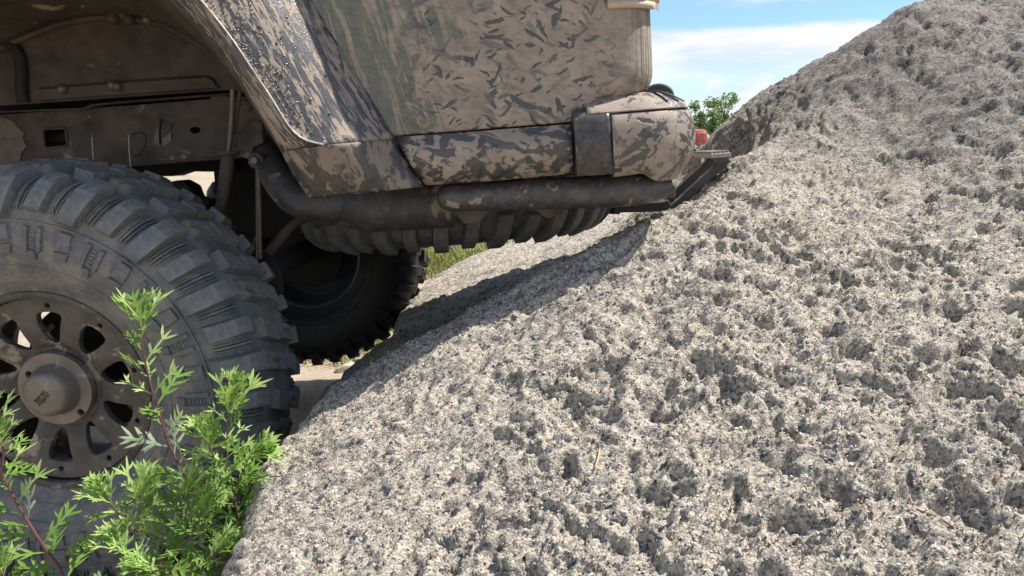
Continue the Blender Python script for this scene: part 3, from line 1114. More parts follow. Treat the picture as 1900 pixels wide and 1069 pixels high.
cm = MB().lathe([(q.x, q.y) for q in PR_[::2]], n=120)
for rr, hh in ((0.3500, 0.0035), (0.262, 0.002), (0.232, 0.002)):
    sv = s_of(lambda p_: p_.y > rr)
    for s0_ in (sv, S_TOT - sv):
        ring = []
        for d_, h_ in ((-0.003, -0.001), (-0.0015, hh), (0.0015, hh), (0.003, -0.001)):
            p_, n_ = prof_at(s0_ + d_)
            ring.append((p_.x + n_.x * h_, p_.y + n_.y * h_))
        cm.lathe(ring, n=120)
for k in range(36):             # tie bars and ribs in the grooves between the shoulder blocks
    for mf_ in (lambda q: q, mir):
        for da, wd_, hh in ((5.05, 0.42, 0.009), (6.05, 0.30, 0.006), (4.15, 0.30, 0.006)):
            o_ = (k * 10 + 3 + da - 0.4 + (0 if mf_ is not mir else 5 - 2 * da + 0.8)) * D
            q_ = mf_([(-wd_ * D, S_SH + 0.012), (wd_ * D, S_SH + 0.012), ((wd_ + 2.1) * D, S_A - 0.010), ((2.1 - wd_) * D, S_A - 0.010)])
            tyre_block(cm, [(a_ + o_, b_) for a_, b_ in q_], hh, ns=3, nt=1, shrink=0.2, h0=-0.002)
carcass = cm.mesh('tyre', M['rubber'], 50)


def joined_tyre(name):
    bm = bmesh.new()
    bm.from_mesh(carcass)
    for k in range(36):
        for ms, sh_ in ((mesh_sh, 0), (mesh_ce, 5), (mesh_cem, 0), (mesh_shm, 5)):
            me_ = ms[k % 2].copy()
            me_.transform(Matrix.Rotation((k * 10 + sh_) * D, 4, 'Y'))
            bm.from_mesh(me_)
            bpy.data.meshes.remove(me_)
    me_ = bpy.data.meshes.new(name)
    bm.to_mesh(me_)
    bm.free()
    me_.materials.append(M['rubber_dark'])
    return me_


def put(name, me, parent, mat):
    o = bpy.data.objects.new(name, me)
    COL.objects.link(o)
    o.parent = parent
    o.matrix_local = mat
    return o


TILT = R(4.0)
near_axle = Matrix.Translation((0, TYRE_V, AX_W)) @ Matrix.Rotation(TILT, 4, 'X')
tyre = put('tyre', carcass, car, near_axle)
tag(tyre, 'grey mud-terrain rear tyre with blocky tread')
for k in range(36):
    for ms, sh_ in ((mesh_sh, 0), (mesh_ce, 5), (mesh_cem, 0), (mesh_shm, 5)):
        put('tread_block', ms[k % 2], tyre, Matrix.Rotation((k * 10 + sh_ + 3) * D, 4, 'Y'))
    put('side_lug', lug_u if k % 2 else lug_a, tyre, Matrix.Rotation((k * 10 + 3) * D, 4, 'Y'))

# ---- rim with ten windows
def plate(name, outer, holes, zf, mat, thick, parent=None, extra=(), smooth=35, bevel=None, front=-1):
    """flat plate in (x, z) with holes, shaped by y = zf(x, z)"""
    pts, edges = [], []
    for loop in [outer] + holes:
        o = len(pts)
        pts += [Vector((a, b)) for a, b in loop]
        edges += [(o + i, o + (i + 1) % len(loop)) for i in range(len(loop))]
    pts += [Vector(e) for e in extra]
    vo, ed, fo, *_ = geometry.delaunay_2d_cdt(pts, edges, [], 1, 1e-6)

    def inside(pt, loop):
        c = False
        n = len(loop)
        for i in range(n):
            (x1, y1), (x2, y2) = loop[i], loop[(i + 1) % n]
            if (y1 > pt.y) != (y2 > pt.y) and pt.x < (x2 - x1) * (pt.y - y1) / (y2 - y1) + x1:
                c = not c
        return c
    fs = []
    for f in fo:
        c = sum((vo[i] for i in f), Vector((0, 0))) / len(f)
        if not any(inside(c, h) for h in holes):
            fs.append(tuple(f))
    vs = [(q.x, zf(q.x, q.y), q.y) for q in vo]
    n = len(vs)
    cnt = {}
    for f in fs:
        for i in range(len(f)):
            e = (f[i], f[(i + 1) % len(f)])
            cnt[e] = 1
    walls = [(a, b, b + n, a + n) for (a, b) in cnt if (b, a) not in cnt]
    vs2 = vs + [(x, y + thick, z) for x, y, z in vs]
    fs2 = fs + [tuple(i + n for i in f[::-1]) for f in fs] + walls
    used = sorted({i for f in fs2 for i in f})
    mp = {k: i for i, k in enumerate(used)}
    mb = MB().add([vs2[i] for i in used], [tuple(mp[i] for i in f) for f in fs2])
    return mb.build(name, mat, parent, smooth, bevel)


def circ(r, n, cx=0, cz=0, ph=0.0):
    return [(cx + r * math.sin(ph + 2 * math.pi * i / n), cz + r * math.cos(ph + 2 * math.pi * i / n)) for i in range(n)]


def rim_y(x, z):
    r = math.hypot(x, z)
    a = math.atan2(x, z)
    k = np.interp(r, [0.0, 0.06, 0.082, 0.10, 0.13, 0.160, 0.172, 0.192], [-0.070, -0.070, -0.066, -0.078, -0.088, -0.086, -0.089, -0.094])
    # spokes stand proud of the windows' rims
    sp = 0.5 + 0.5 * math.cos(10 * (a - 8 * D) + math.pi)
    return float(k) - 0.010 * (sp - 0.5) * float(np.interp(r, [0.08, 0.10, 0.15, 0.17], [0, 1, 1, 0]))


rim = bpy.data.objects.new('wheel_rim', MB().lathe([(-0.100, 0.1925), (-0.108, 0.1935), (-0.112, 0.199), (-0.110, 0.2065), (-0.101, 0.209), (-0.098, 0.203), (-0.080, 0.197), (-0.060, 0.192), (-0.030, 0.178), (0.030, 0.172), (0.085, 0.190), (0.105, 0.208)], n=96).mesh('wheel_rim', M['rim'], 40))
COL.objects.link(rim)
rim.parent = car
rim.matrix_local = near_axle
tag(rim, 'muddy brown alloy rim with ten windows')
wins = []
for k in range(10):
    a0 = (k * 36 + 8) * D
    lp = []
    for (r, da) in [(0.093, -3), (0.091, 0), (0.093, 3), (0.103, 6.3), (0.118, 8.2), (0.135, 9.2), (0.150, 9.4), (0.157, 8.2), (0.159, 4), (0.1595, 0), (0.159, -4), (0.157, -8.2), (0.150, -9.4), (0.135, -9.2), (0.118, -8.2), (0.103, -6.3)]:
        lp.append((r * math.sin(a0 + da * D), r * math.cos(a0 + da * D)))
    wins.append(lp)
smalls = [circ(0.0055, 10, 0.174 * math.sin((k * 36 + 8) * D), 0.174 * math.cos((k * 36 + 8) * D)) for k in range(10)]
ext = [(r * math.sin(a * D), r * math.cos(a * D)) for r in (0.084, 0.1, 0.12, 0.14, 0.165, 0.182) for a in range(0, 360, 6)
       if not any(abs(((a - (k * 36 + 8) + 180) % 360) - 180) < 11 and 0.088 < r < 0.164 for k in range(10)) and not (r > 0.16 and r < 0.18 and min(abs(((a - (k * 36 + 8) + 180) % 360) - 180) for k in range(10)) < 4)]
plate('rim_face', circ(0.1915, 90), wins + smalls + [circ(0.045, 40)], rim_y, M['rim'], 0.016, rim, ext, 40, 0.003)
plate('hub_plate', circ(0.076, 60), [circ(0.007, 10, -0.046, 0.034), circ(0.007, 10, 0.043, -0.052)], lambda x, z: -0.088, M['hub'], 0.016, rim, [], 30, 0.003)
MB().lathe([(-0.086, 0.054), (-0.090, 0.0525), (-0.108, 0.0475), (-0.118, 0.0445), (-0.1235, 0.039), (-0.1250, 0.030), (-0.1255, 0.0001)], n=48).build('hub_cap', M['hub'], rim, 50)
tx = MB()
ca, sa = math.cos(R(40)), math.sin(R(40))
ry = Matrix.Rotation(R(-40), 3, 'Y')


def on_cap(x, z):
    return (x * ca - z * sa - 0.003, -0.1262, x * sa + z * ca - 0.004)


tx.box(on_cap(0.002, 0.0), (0.034, 0.0016, 0.0018), ry)
for i, x in enumerate((-0.013, -0.0065, 0.0, 0.0065, 0.013)):      # worn relief characters either side of the bar
    for sgn in (1, -1):
        tx.box(on_cap(x - 0.0014, sgn * 0.0052), (0.0010, 0.0016, 0.0054), ry)
        if (i + (sgn > 0)) % 3:
            tx.box(on_cap(x + 0.0016, sgn * 0.0052), (0.0010, 0.0016, 0.0054), ry)
        tx.box(on_cap(x, sgn * (0.0040 + 0.0012 * (i % 3))), (0.0038, 0.0016, 0.0010), ry)
tx.build('cap_lettering', M['hub_mark'], rim)
bd_ = MB().lathe([(0.055, 0.0001), (0.055, 0.145), (0.10, 0.150), (0.10, 0.02)], n=48).build('brake_drum', M['under'], rim, 40)
for k in range(6):
    a = (k * 60 + 20) * D
    MB().box((0.118 * math.sin(a), 0.050, 0.118 * math.cos(a)), (0.03, 0.012, 0.012), Matrix.Rotation(a, 3, 'Y')).build('drum_rib', M['steel'], bd_)

# ---- far rear wheel, front wheels, axle
far_c = Vector((0.06, 1.555, AX_W + 0.070))
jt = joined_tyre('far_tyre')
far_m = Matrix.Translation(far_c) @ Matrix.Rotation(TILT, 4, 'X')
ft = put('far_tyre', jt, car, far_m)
fr = put('far_rim', MB().lathe([(-0.105, 0.209), (-0.110, 0.200), (-0.100, 0.192), (-0.06, 0.186), (0.0, 0.176), (0.04, 0.12), (0.05, 0.02)], n=64).mesh('far_rim', M['chrome'], 40), car, far_m)
put('brake_drum', MB().lathe([(-0.09, 0.0001), (-0.09, 0.10), (-0.085, 0.13), (0.03, 0.135)], n=40).mesh('brake_drum', M['under'], 40), car, far_m)
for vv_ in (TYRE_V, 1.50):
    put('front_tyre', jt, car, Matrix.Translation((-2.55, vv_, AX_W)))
    put('front_rim', MB().lathe([(-0.100, 0.209), (-0.108, 0.198), (-0.09, 0.190), (-0.085, 0.05), (-0.10, 0.045), (-0.10, 0.0001)], n=48).mesh('front_rim', M['rim'], 40), car, Matrix.Translation((-2.55, vv_, AX_W)))
MB().tube([(0.0, 0.20, AX_W + 0.005), (0.03, 0.8, AX_W + 0.045), (0.06, 1.45, AX_W + 0.08)], 0.042, 16).build('axle', M['under'], car, 40)
MB().lathe([(-0.12, 0.02), (-0.10, 0.09), (-0.03, 0.135), (0.04, 0.135), (0.11, 0.085), (0.13, 0.02)], n=24).build('differential', M['under'], car, 40).location = (0.03, 0.85, AX_W + 0.05)

# ---- spare tyre slung flat under the tail
sp_c = L(848, 380, 0.77)
sp_w = L(850, 460, 0.33).z + 0.155 - 0.004
sp_m = Matrix.Translation((sp_c.x, 0.77, sp_w)) @ Matrix.Rotation(R(90), 4, 'X')
spare = put('spare_tyre', carcass, car, sp_m)
for k in range(36):
    # the tyre's local +Z points to the near side after the turn; only the near half's blocks can show
    for ms, sh_ in ((mesh_cem, 0), (mesh_shm, 5), (mesh_ce, 5), (mesh_sh, 0)):
        a = (k * 10 + sh_) % 360
        me_ = ms[k % 2]
        if ms in (mesh_cem, mesh_shm) and 60 < a < 300:
            continue
        if 110 < a < 250:
            continue
        put('tread_block', me_, spare, Matrix.Rotation(a * D, 4, 'Y'))

# ---- body shell
LV = {k: L(*v) for k, v in {'seamL': (735, 252, 0), 'seamR': (1060, 228, 0), 'rear': (1209, 60, 0.07), 'belly': (1090, 197, 0.0), 'top': (900, -95, 0)}.items()}
W_S = (LV['seamL'].z + LV['seamR'].z) / 2
U_R = LV['rear'].x
W_TOP = LV['top'].z
W_B = LV['belly'].z
CAR_W = 1.50
RC = 0.085


def plan_path(u0, inset=0.0, n_side=40, far_u=None, rc=RC):
    """outline seen from above: near side, rear corner, tail, far corner, far side"""
    out_ = []
    uc = U_R - rc
    for i in range(n_side + 1):
        out_.append((u0 + (uc - u0) * i / n_side, 0.0, 0.0, -1.0))
    for i in range(1, 11):
        a = math.pi / 2 * i / 10
        out_.append((uc + rc * math.sin(a), rc - rc * math.cos(a), math.sin(a), -math.cos(a)))
    for i in range(1, 13):
        out_.append((U_R, rc + (CAR_W - 2 * rc) * i / 12, 1.0, 0.0))
    for i in range(1, 11):
        a = math.pi / 2 * i / 10
        out_.append((uc + rc * math.cos(a) , CAR_W - rc + rc * math.sin(a), math.cos(a), math.sin(a)))
    if far_u is not None:
        for i in range(1, 9):
            out_.append((uc + (far_u - uc) * i / 8, CAR_W, 0.0, 1.0))
    return out_


fl_a, fl_b = L(560, 0, 0), L(712, 250, 0)


def u_left(w):
    return fl_a.x + (fl_b.x - fl_a.x) * (w - fl_a.z) / (fl_b.z - fl_a.z)


rows = []
nrow = 30
RCURL = 0.060
for j in range(nrow + 1):
    f = j / nrow
    row = []
    for i, (u, v, nu, nv) in enumerate(plan_path(0.0, far_u=0.55)):
        kb = float(sstep(0.97, 1.10, np.array(u))) if v < 0.8 else 1.0
        wb = W_S + (W_B - W_S) * kb
        f2 = f ** 1.6
        w = wb + (W_TOP - wb) * f2
        d_ = w - wb
        rcu = 0.004 + (RCURL - 0.004) * kb
        ins = rcu - math.sqrt(max(0, rcu * rcu - max(0, rcu - d_) ** 2)) if d_ < rcu else 0
        ul = u_left(w)
        uu = u
        if i <= 40:
            uu = ul + (U_R - RC - ul) * i / 40
        bulge = -0.006 * math.sin(math.pi * min(1, d_ / 0.5)) if v < 0.8 else 0
        row.append((uu - nu * ins, v - nv * ins * 0.9 + bulge * (nv < -0.5), w))
    rows.append(row)
MB().grid(rows).build('quarter_panel', M['panel'], car, 50, solid=(0.006, -1))

# upper body, glass and roof above the picture
def ring_rows(u0, ws, insets, far_u):
    return [[(u - nu * k, v - nv * k, w) for (u, v, nu, nv) in plan_path(u0, far_u=far_u, n_side=20)] for w, k in zip(ws, insets)]


MB().grid(ring_rows(-2.2, [W_TOP + 0.004, W_TOP + 0.10, W_TOP + 0.22], [0, 0, 0.004], -2.2)).build('upper_body', M['panel'], car, 50)
MB().grid(ring_rows(-1.6, [W_TOP + 0.224, W_TOP + 0.55], [0.020, 0.095], -1.6)).build('window_glass', M['glass'], car, 50)
rf = ring_rows(-1.7, [W_TOP + 0.554, W_TOP + 0.61, W_TOP + 0.64], [0.090, 0.110, 0.17], -1.7)
roof = MB().grid(rf)
roof.add([], [])
n0 = len(roof.v) - len(rf[-1])
roof.f.append(tuple(range(n0, n0 + len(rf[-1]))))
roof.build('roof', M['panel'], car, 50)
for (u, wd) in ((U_R - 0.10, 0.09), (0.25, 0.07), (-0.75, 0.07)):
    MB().box((u, 0.052, W_TOP + 0.39), (wd, 0.03, 0.34), Matrix.Rotation(R(-13), 3, 'X')).build('window_pillar', M['panel'], car)
# front half of the side, ahead of the wheel (outside the picture)
ar = [(-0.60 - 0.0, W_S - 0.02), (-2.0, W_S - 0.02), (-2.0, W_TOP), (-0.30, W_TOP), (-0.45, W_S + 0.28)]
MB().prism([(u, 0.0, w) for u, w in ar], [(u, 0.02, w) for u, w in ar]).build('door_panel', M['panel'], car, bevel=0.004)
MB().box((-1.3, 0.06, W_S - 0.07), (1.4, 0.10, 0.09)).build('rocker_panel', M['cap'], car, bevel=0.01)
# floor and tail underside
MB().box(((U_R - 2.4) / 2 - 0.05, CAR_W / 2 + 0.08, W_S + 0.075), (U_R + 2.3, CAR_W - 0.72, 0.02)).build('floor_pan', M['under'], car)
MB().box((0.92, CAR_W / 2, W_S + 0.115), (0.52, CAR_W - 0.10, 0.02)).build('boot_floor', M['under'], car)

# pale lamp trim above the rear corner
tl = []
for w, e in ((L(1150, 3, 0).z, 0.016), (L(1150, -14, 0).z, 0.022), (L(1150, -60, 0).z, 0.022)):
    row = []
    pp = [q for q in plan_path(0.0, n_side=40)]
    for (u, v, nu, nv) in pp:
        if (u > L(1112, 0, 0).x) and v < 0.16:
            row.append((u + nu * e, v + nv * e, w))
    tl.append(row)
tlm = MB().grid(tl)
inner = [[(u - 0.0, v + 0.014 if v < 0.03 else v, w) for (u, v, w) in tl[0]], tl[0]]
tlm.grid(inner)
tlm.build('tail_lamp_trim', M['trim'], car, 50, solid=(0.012, -1))

# ---- fender flare
right = lambda y: (580 + 0.594 * y, y)
FR = [  # lip, crease, outer edge (pixels); v of lip, crease, edge
    ((60, -135), (60, -190), (60, -330), -0.075, -0.118, -0.004),
    ((175, -105), (205, -150), (330, -260), -0.075, -0.118, -0.004),
    ((262, -58), (310, -78), (500, -134), -0.075, -0.118, -0.004),
    ((330, 8), (376, 2), right(-60), -0.074, -0.118, -0.004),
    ((387, 67), (431, 71), right(20), -0.072, -0.118, -0.004),
    ((437, 141), (471, 131), right(100), -0.070, -0.117, -0.004),
    ((488, 219), (505, 182), right(160), -0.066, -0.115, -0.004),
    ((505, 247), (539, 236), right(215), -0.064, -0.112, -0.005),
    ((514, 265), (566, 259), right(240), -0.063, -0.109, -0.006),
    ((521, 280), (602, 268.5), right(257), -0.062, -0.105, -0.008),
]
FR2 = [
    ((521.5, 281), (602.5, 269.8), right(258.2), -0.062, -0.104, -0.008),
    ((539, 316), (620, 300), right(290), -0.056, -0.094, -0.010),
    ((562, 352), (645, 336), right(328), -0.048, -0.078, -0.012),
    ((574, 369), (655, 361), right(346), -0.040, -0.060, -0.012),
]


def flare_rows(F, n, bd=1.0):
    cols = [[], [], []]
    for lp, cr, rt, v0, v1, v2 in F:
        cols[0].append(L(*lp, v0)); cols[1].append(L(*cr, v1)); cols[2].append(L(*rt, v2))
    C = [interp(c, n) for c in cols]
    rows_ = []
    for i in range(n):
        a, b, c = C[0][i], C[1][i], C[2][i]
        row = [a + Vector((0, 0.035, 0)), a]
        for k in range(1, 4):
            q = a.lerp(b, k / 4)
            q.y = a.y + (b.y - a.y) * math.sin(k / 4 * math.pi / 2)
            row.append(q)
        bead = (b - a).normalized() * 0.0022
        row += [b - bead, b + Vector((0, -0.0026 * bd, 0)), b + bead]
        m_ = 12
        for k in range(1, m_ + 1):
            q = b.lerp(c, k / m_)
            x_ = k / m_
            q.y = b.y + (c.y - b.y) * (0.25 * x_ + 0.75 * x_ ** 2.2) if bd else b.y + (c.y - b.y) * x_ ** 2.0
            row.append(q)
        rows_.append(row)
    return rows_


fr1 = flare_rows(FR, 46)
fl = MB().grid(fr1).build('fender_flare', M['flare'], car, 60, solid=(0.004, -1))
tag(fl, 'wide black plastic fender flare splashed with wet mud')
front = [[Vector((-0.10 - q.x if True else 0, q.y, q.z)) for q in r] for r in fr1]
MB().grid(front, True).build('fender_flare', M['flare'], car, 60)
fl2 = MB().grid(flare_rows(FR2, 16, 0.0)).build('flare_end', M['flare_low'], car, 60, solid=(0.004, -1))
MB().tube([r[6] + Vector((0, -0.0012, 0)) for r in fr1], 0.0017, 6).build('crease_glint', M['bead'], fl, 60)  # thin pale tube added as the glint along the crease
# wet mud droplets standing on the flare
drg = np.random.RandomState(3)
dm = MB()
blob = []
for i in range(3):
    a = math.pi / 2 * i / 2.2
    blob.append((math.cos(a), math.sin(a)))
for k in range(520):
    i = int(drg.triangular(4, 34, 45))
    j = int(np.clip(drg.exponential(3.2), 0, 11)) + 7
    if i > 43 or j > 17:
        continue
    j2 = min(j + 1, 18)
    q0 = fr1[i][j]
    fa, fb = drg.rand(), drg.rand()
    pt = q0.lerp(fr1[i][j2], fa).lerp(fr1[i + 1][j].lerp(fr1[i + 1][j2], fa), fb)
    nn = (fr1[i][min(j + 1, 18)] - q0).cross(fr1[i + 1][j] - q0).normalized()
    if nn.y > 0:
        nn = -nn
    r_ = 0.0009 + 0.0020 * drg.rand() ** 2
    tx_ = nn.orthogonal().normalized()
    ty_ = nn.cross(tx_)
    vs = []
    for (cr_, h_) in ((1.0, -0.2), (0.85, 0.45), (0.45, 0.8)):
        for m_ in range(6):
            a = m_ * math.pi / 3
            vs.append(pt + (tx_ * math.cos(a) + ty_ * math.sin(a)) * r_ * cr_ + nn * r_ * h_)
    fs = [(r6 * 6 + m_, r6 * 6 + (m_ + 1) % 6, r6 * 6 + 6 + (m_ + 1) % 6, r6 * 6 + 6 + m_) for r6 in range(2) for m_ in range(6)] + [tuple(range(12, 18))]
    dm.add(vs, fs)
tag(dm.build('mud_droplets', M['drop'], fl, 60), kind='stuff')

# ---- wheel well
inn = [(-60, 150), (-40, 118), (0, 92), (40, 73), (110, 46), (180, 33), (240, 34), (300, 46), (360, 76), (400, 106), (430, 140), (452, 172)]
lipc = [(-330, 60), (-280, -20), (-190, -90), (-60, -130), (60, -134), (175, -104), (262, -57), (330, 9), (387, 68), (437, 142), (488, 220), (521, 281)]
A_ = interp([L(*q, -0.045) for q in lipc], 48)
B_ = interp([L(*q, 0.32) for q in inn], 48)
rows = []
for k in range(13):
    f = k / 12
    rows.append([a.lerp(b, f) + (b - a).orthogonal().normalized() * 0.0 for a, b in zip(A_, B_)])
MB().grid(rows).build('wheel_tub', M['well'], car, 60, solid=(0.006, 1))
# raised bead along the joint and the inner panel with its pressed shelf
MB().tube([q + Vector((0, -0.003, 0)) for q in B_], 0.008, 8).build('tub_seam', M['well'], car, 60)
pan = [L(*q, 0.326) for q in inn] + [L(432, 166, 0.326), L(395, 168.5, 0.326), L(60, 192, 0.326), L(-60, 200, 0.326)]
MB().prism(pan, [q + Vector((0, 0.012, 0)) for q in pan]).build('inner_panel', M['well'], car)
sh_top = [L(x, y, 0.326) for x, y in [(66, 170), (75, 162), (180, 153), (300, 144), (385, 139), (398, 146), (402, 156)]]
sh_bot = [L(x, y, 0.312) for x, y in [(66, 186), (75, 186), (180, 178), (300, 170), (385, 164), (398, 163.5), (404, 163)]]
mb = MB()
mid_ = [a.lerp(b, 0.25) + Vector((0, -0.012, 0)) for a, b in zip(sh_top, sh_bot)]
mb.grid([sh_top, mid_, sh_bot])
mb.grid([sh_bot, [q + Vector((0, 0.03, 0)) for q in sh_bot]])
mb.build('panel_shelf', M['well'], car, 40)
gv_ = [L(x, y, 0.320) for x, y in [(8, 78), (30, 92), (40, 120), (40, 160), (44, 190)]]
MB().tube(interp(gv_, 14), 0.014, 8).build('panel_groove', M['under'], car, 50)  # black tube putting a groove's dark shade on the inner panel
for (x, y, r) in ((205, 30, 0.010), (225, 22, 0.008), (236, 34, 0.009), (270, 35, 0.008), (112, 165, 0.008), (205, 158, 0.008), (215, 160, 0.007)):
    q = L(x, y, 0.300)
    MB().lathe([(0.014, r * 1.5), (0.006, r * 1.5), (0.0, r), (-0.003, r * 0.5), (-0.004, 0.0001)], n=10).build('panel_bolt', M['steel'] if r < 0.009 else M['well'], car, 40).location = q

MB().box((-0.50, 0.16, W_S + 0.13), (0.02, 0.36, 0.46)).build('tub_front_wall', M['well'], car)
MB().box((-0.33, 0.16, W_S + 0.34), (0.02, 0.36, 0.30), Matrix.Rotation(R(42), 3, 'Y')).build('tub_front_wall', M['well'], car)

# ---- chassis rail with its holes
VR = 0.40
ro = [L(x, y, VR) for x, y in [(-1500, 326), (-330, 238), (0, 213), (240, 196), (470, 178), (560, 171), (560, 283), (500, 286), (430, 292), (240, 306), (0, 320), (-330, 343), (-1500, 431)]]
sq = [L(x, y, VR) for x, y in [(80, 244), (84, 240), (119, 238), (123, 241), (126, 268), (122, 272), (87, 275), (83, 272)]]
ov = [L(362 + 10 * math.cos(k * D * 30), 241.5 + 6.5 * math.sin(k * D * 30), VR) for k in range(12)]
plate('chassis_rail', [(q.x, q.z) for q in ro], [[(q.x, q.z) for q in sq], [(q.x, q.z) for q in ov]], lambda x, z: VR, M['rail'], 0.006, car, [], 30)
MB().prism([q + Vector((0, 0.055, 0)) for q in ro], [q + Vector((0, 0.075, 0)) for q in ro]).build('rail_back', M['under'], car)
frm = MB()
for a, b in zip(sq, sq[1:] + sq[:1]):
    frm.tube([a + Vector((0, -0.002, 0)), b + Vector((0, -0.002, 0))], 0.0028, 6)
frm.build('hole_rim', M['rail'], car, 50)
tp = [L(x, y, VR) for x, y in [(-330, 236), (0, 211), (165, 205), (180, 198), (240, 192), (470, 175)]]
MB().grid([[q + Vector((0, -0.022, 0.001)) for q in tp], [q + Vector((0, 0.06, 0.004)) for q in tp]]).build('rail_flange', M['rail'], car, 40, solid=(0.004, 1))
MB().tube([L(x, y, VR) + Vector((0, -0.004, 0)) for x, y in [(-100, 326), (0, 320), (240, 306), (430, 292), (470, 289)]], 0.004, 8).build('rail_edge', M['rail'], car, 50)
for cake in ([(-40, 222), (6, 218), (26, 226), (30, 234), (44, 246), (42, 258), (49, 272), (40, 284), (36, 300), (24, 306), (20, 317), (-40, 320)],
             [(388, 180), (408, 176), (440, 182), (470, 190), (462, 206), (430, 200), (402, 196)], [(300, 226), (318, 230), (314, 246), (302, 256), (296, 240)]):
    ck = [L(x, y, VR - 0.0045) for x, y in cake]
    MB().prism(ck, [q + Vector((0, 0.004, 0)) for q in ck]).build('mud_cake', M['mudcake'] if cake[0][0] < 0 else M['rail'], car, bevel=0.001)
pt_ = [L(x, y, VR - 0.003) for x, y in [(285, 268), (287, 245), (296, 234), (316, 232), (318, 262), (308, 270)]]
MB().prism(pt_, [q + Vector((0, 0.0022, 0)) for q in pt_]).build('rail_patch', M['steel'], car)
MB().tube([L(297, 268, VR - 0.006), L(296, 240, VR - 0.006), L(299, 220, VR - 0.006)], 0.0022, 6).build('rail_scar', M['under'], car)
for x, y0, y1 in ((172, 250, 308), (240, 247, 314)):
    MB().tube(interp([L(x - 2, y0, 0.37), L(x - 1, y0 + 5, 0.36), L(x, (y0 + y1) / 2, 0.36), L(x + 3, y1, 0.36)], 10), 0.0017, 8).build('wire_stay', M['wire'], car, 50)
hk = [L(x, y, 0.37) for x, y in [(246, 250), (262, 245), (271, 256), (268, 275), (257, 288), (248, 290)]]
MB().tube(interp(hk, 16), 0.0016, 6).build('hanger_loop', M['under'], car, 50)

# ---- shock absorber, link rod, brackets
MB().tube([L(432, 166, 0.30), L(430, 220, 0.30), L(424, 284, 0.30)], 0.0062, 12).build('shock_rod', M['steel'], car, 50)
MB().tube([L(445, 168, 0.31), L(441, 205, 0.31), L(433, 250, 0.31)], 0.0048, 12).build('brake_line', M['rail'], car, 50)
MB().tube([L(423, 287, 0.30), L(420, 320, 0.30), L(412, 372, 0.30), L(407, 392, 0.30)], [0.0150, 0.0152, 0.0128, 0.0105], 16).build('shock_sleeve', M['rail'], car, 50)
q = L(424, 284, 0.30)
MB().lathe([(-0.004, 0.0001), (-0.004, 0.024), (0.002, 0.024), (0.002, 0.0001)], n=20).build('shock_collar', M['rail'], car, 40).matrix_local = Matrix.Translation(q) @ Matrix.Rotation(R(90), 4, 'X')
br = [L(x, y, 0.335) for x, y in [(442, 252), (456, 230), (478, 222), (486, 228), (488, 266), (470, 274), (466, 298), (440, 288)]]
MB().prism(br, [k_ + Vector((0, 0.02, 0)) for k_ in br]).build('shock_bracket', M['rail'], car, bevel=0.003)
q = L(475, 298, 0.27)
MB().lathe([(0.05, 0.0185), (0.0, 0.0185), (-0.004, 0.016), (-0.004, 0.0001)], n=24).build('link_bush', M['rail'], car, 40).location = q
MB().lathe([(-0.002, 0.011), (-0.014, 0.010), (-0.0155, 0.0075), (-0.0155, 0.0001)], n=6).build('link_bolt', M['steel'], car, 20).location = q
MB().tube([L(479.5, 312, 0.275), L(480.5, 400, 0.275), L(481, 480, 0.275)], 0.0066, 12).build('link_rod', M['steel'], car, 50)

# ---- dark things between the rails that frame the daylight gap
def slab(name, px, v0, v1, mat, bev=None):
    a = [L(x, y, v0) for x, y in px]
    return MB().prism(a, [q_ + Vector((0, v1 - v0, 0)) for q_ in a]).build(name, mat, car, bevel=bev)


slab('light_block_plate', [(-360, 150), (560, 100), (560, 262), (-360, 300)], 0.52, 0.54, M['under'])  # unseen plate added to block daylight leaking above the rail
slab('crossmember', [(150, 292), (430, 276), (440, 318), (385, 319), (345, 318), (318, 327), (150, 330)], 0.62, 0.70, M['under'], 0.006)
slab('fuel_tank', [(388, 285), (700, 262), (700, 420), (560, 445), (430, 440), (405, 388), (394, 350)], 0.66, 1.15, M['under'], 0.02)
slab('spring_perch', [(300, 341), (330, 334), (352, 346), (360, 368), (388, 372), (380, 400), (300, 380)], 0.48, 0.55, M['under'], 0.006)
MB().tube([L(498, 470, 0.34), L(535, 425, 0.36), L(575, 390, 0.40)], 0.012, 10).build('control_arm', M['rail'], car, 50)

# ---- exhaust and muffler, tube along the tail
ex = [L(484, 268, 0.42), L(503, 312, 0.30), L(526, 348, 0.22), L(556, 376, 0.20), L(600, 382, 0.20), L(646, 379, 0.20)]
MB().tube(interp(ex, 26), [0.030] * 10 + [0.034] * 16, 20).build('exhaust_pipe', M['pipe'], car, 50)
mf = [L(640, 379, 0.20), L(668, 383, 0.20), L(690, 384, 0.20), L(835, 375, 0.20), L(872, 372, 0.20), L(905, 370, 0.20)]
MB().tube(mf, [0.034, 0.050, 0.055, 0.055, 0.046, 0.030], 22).build('muffler', M['pipe'], car, 50)
tb = [L(812, 366, 0.055), L(818, 366, 0.055), L(832, 366, 0.055), L(1130, 355, 0.055), L(1190, 351, 0.055), L(1230, 347, 0.055), L(1247, 345, 0.055)]
MB().tube(tb, [0.010, 0.022, 0.0275, 0.0315, 0.0300, 0.0235, 0.012], 20).build('tail_tube', M['tube'], car, 50)
for xs in ([(842, 392), (912, 388), (890, 412), (862, 415)], [(990, 388), (1062, 382), (1040, 398), (1016, 405)]):
    slab('tube_bracket', xs, 0.10, 0.106, M['rail'])

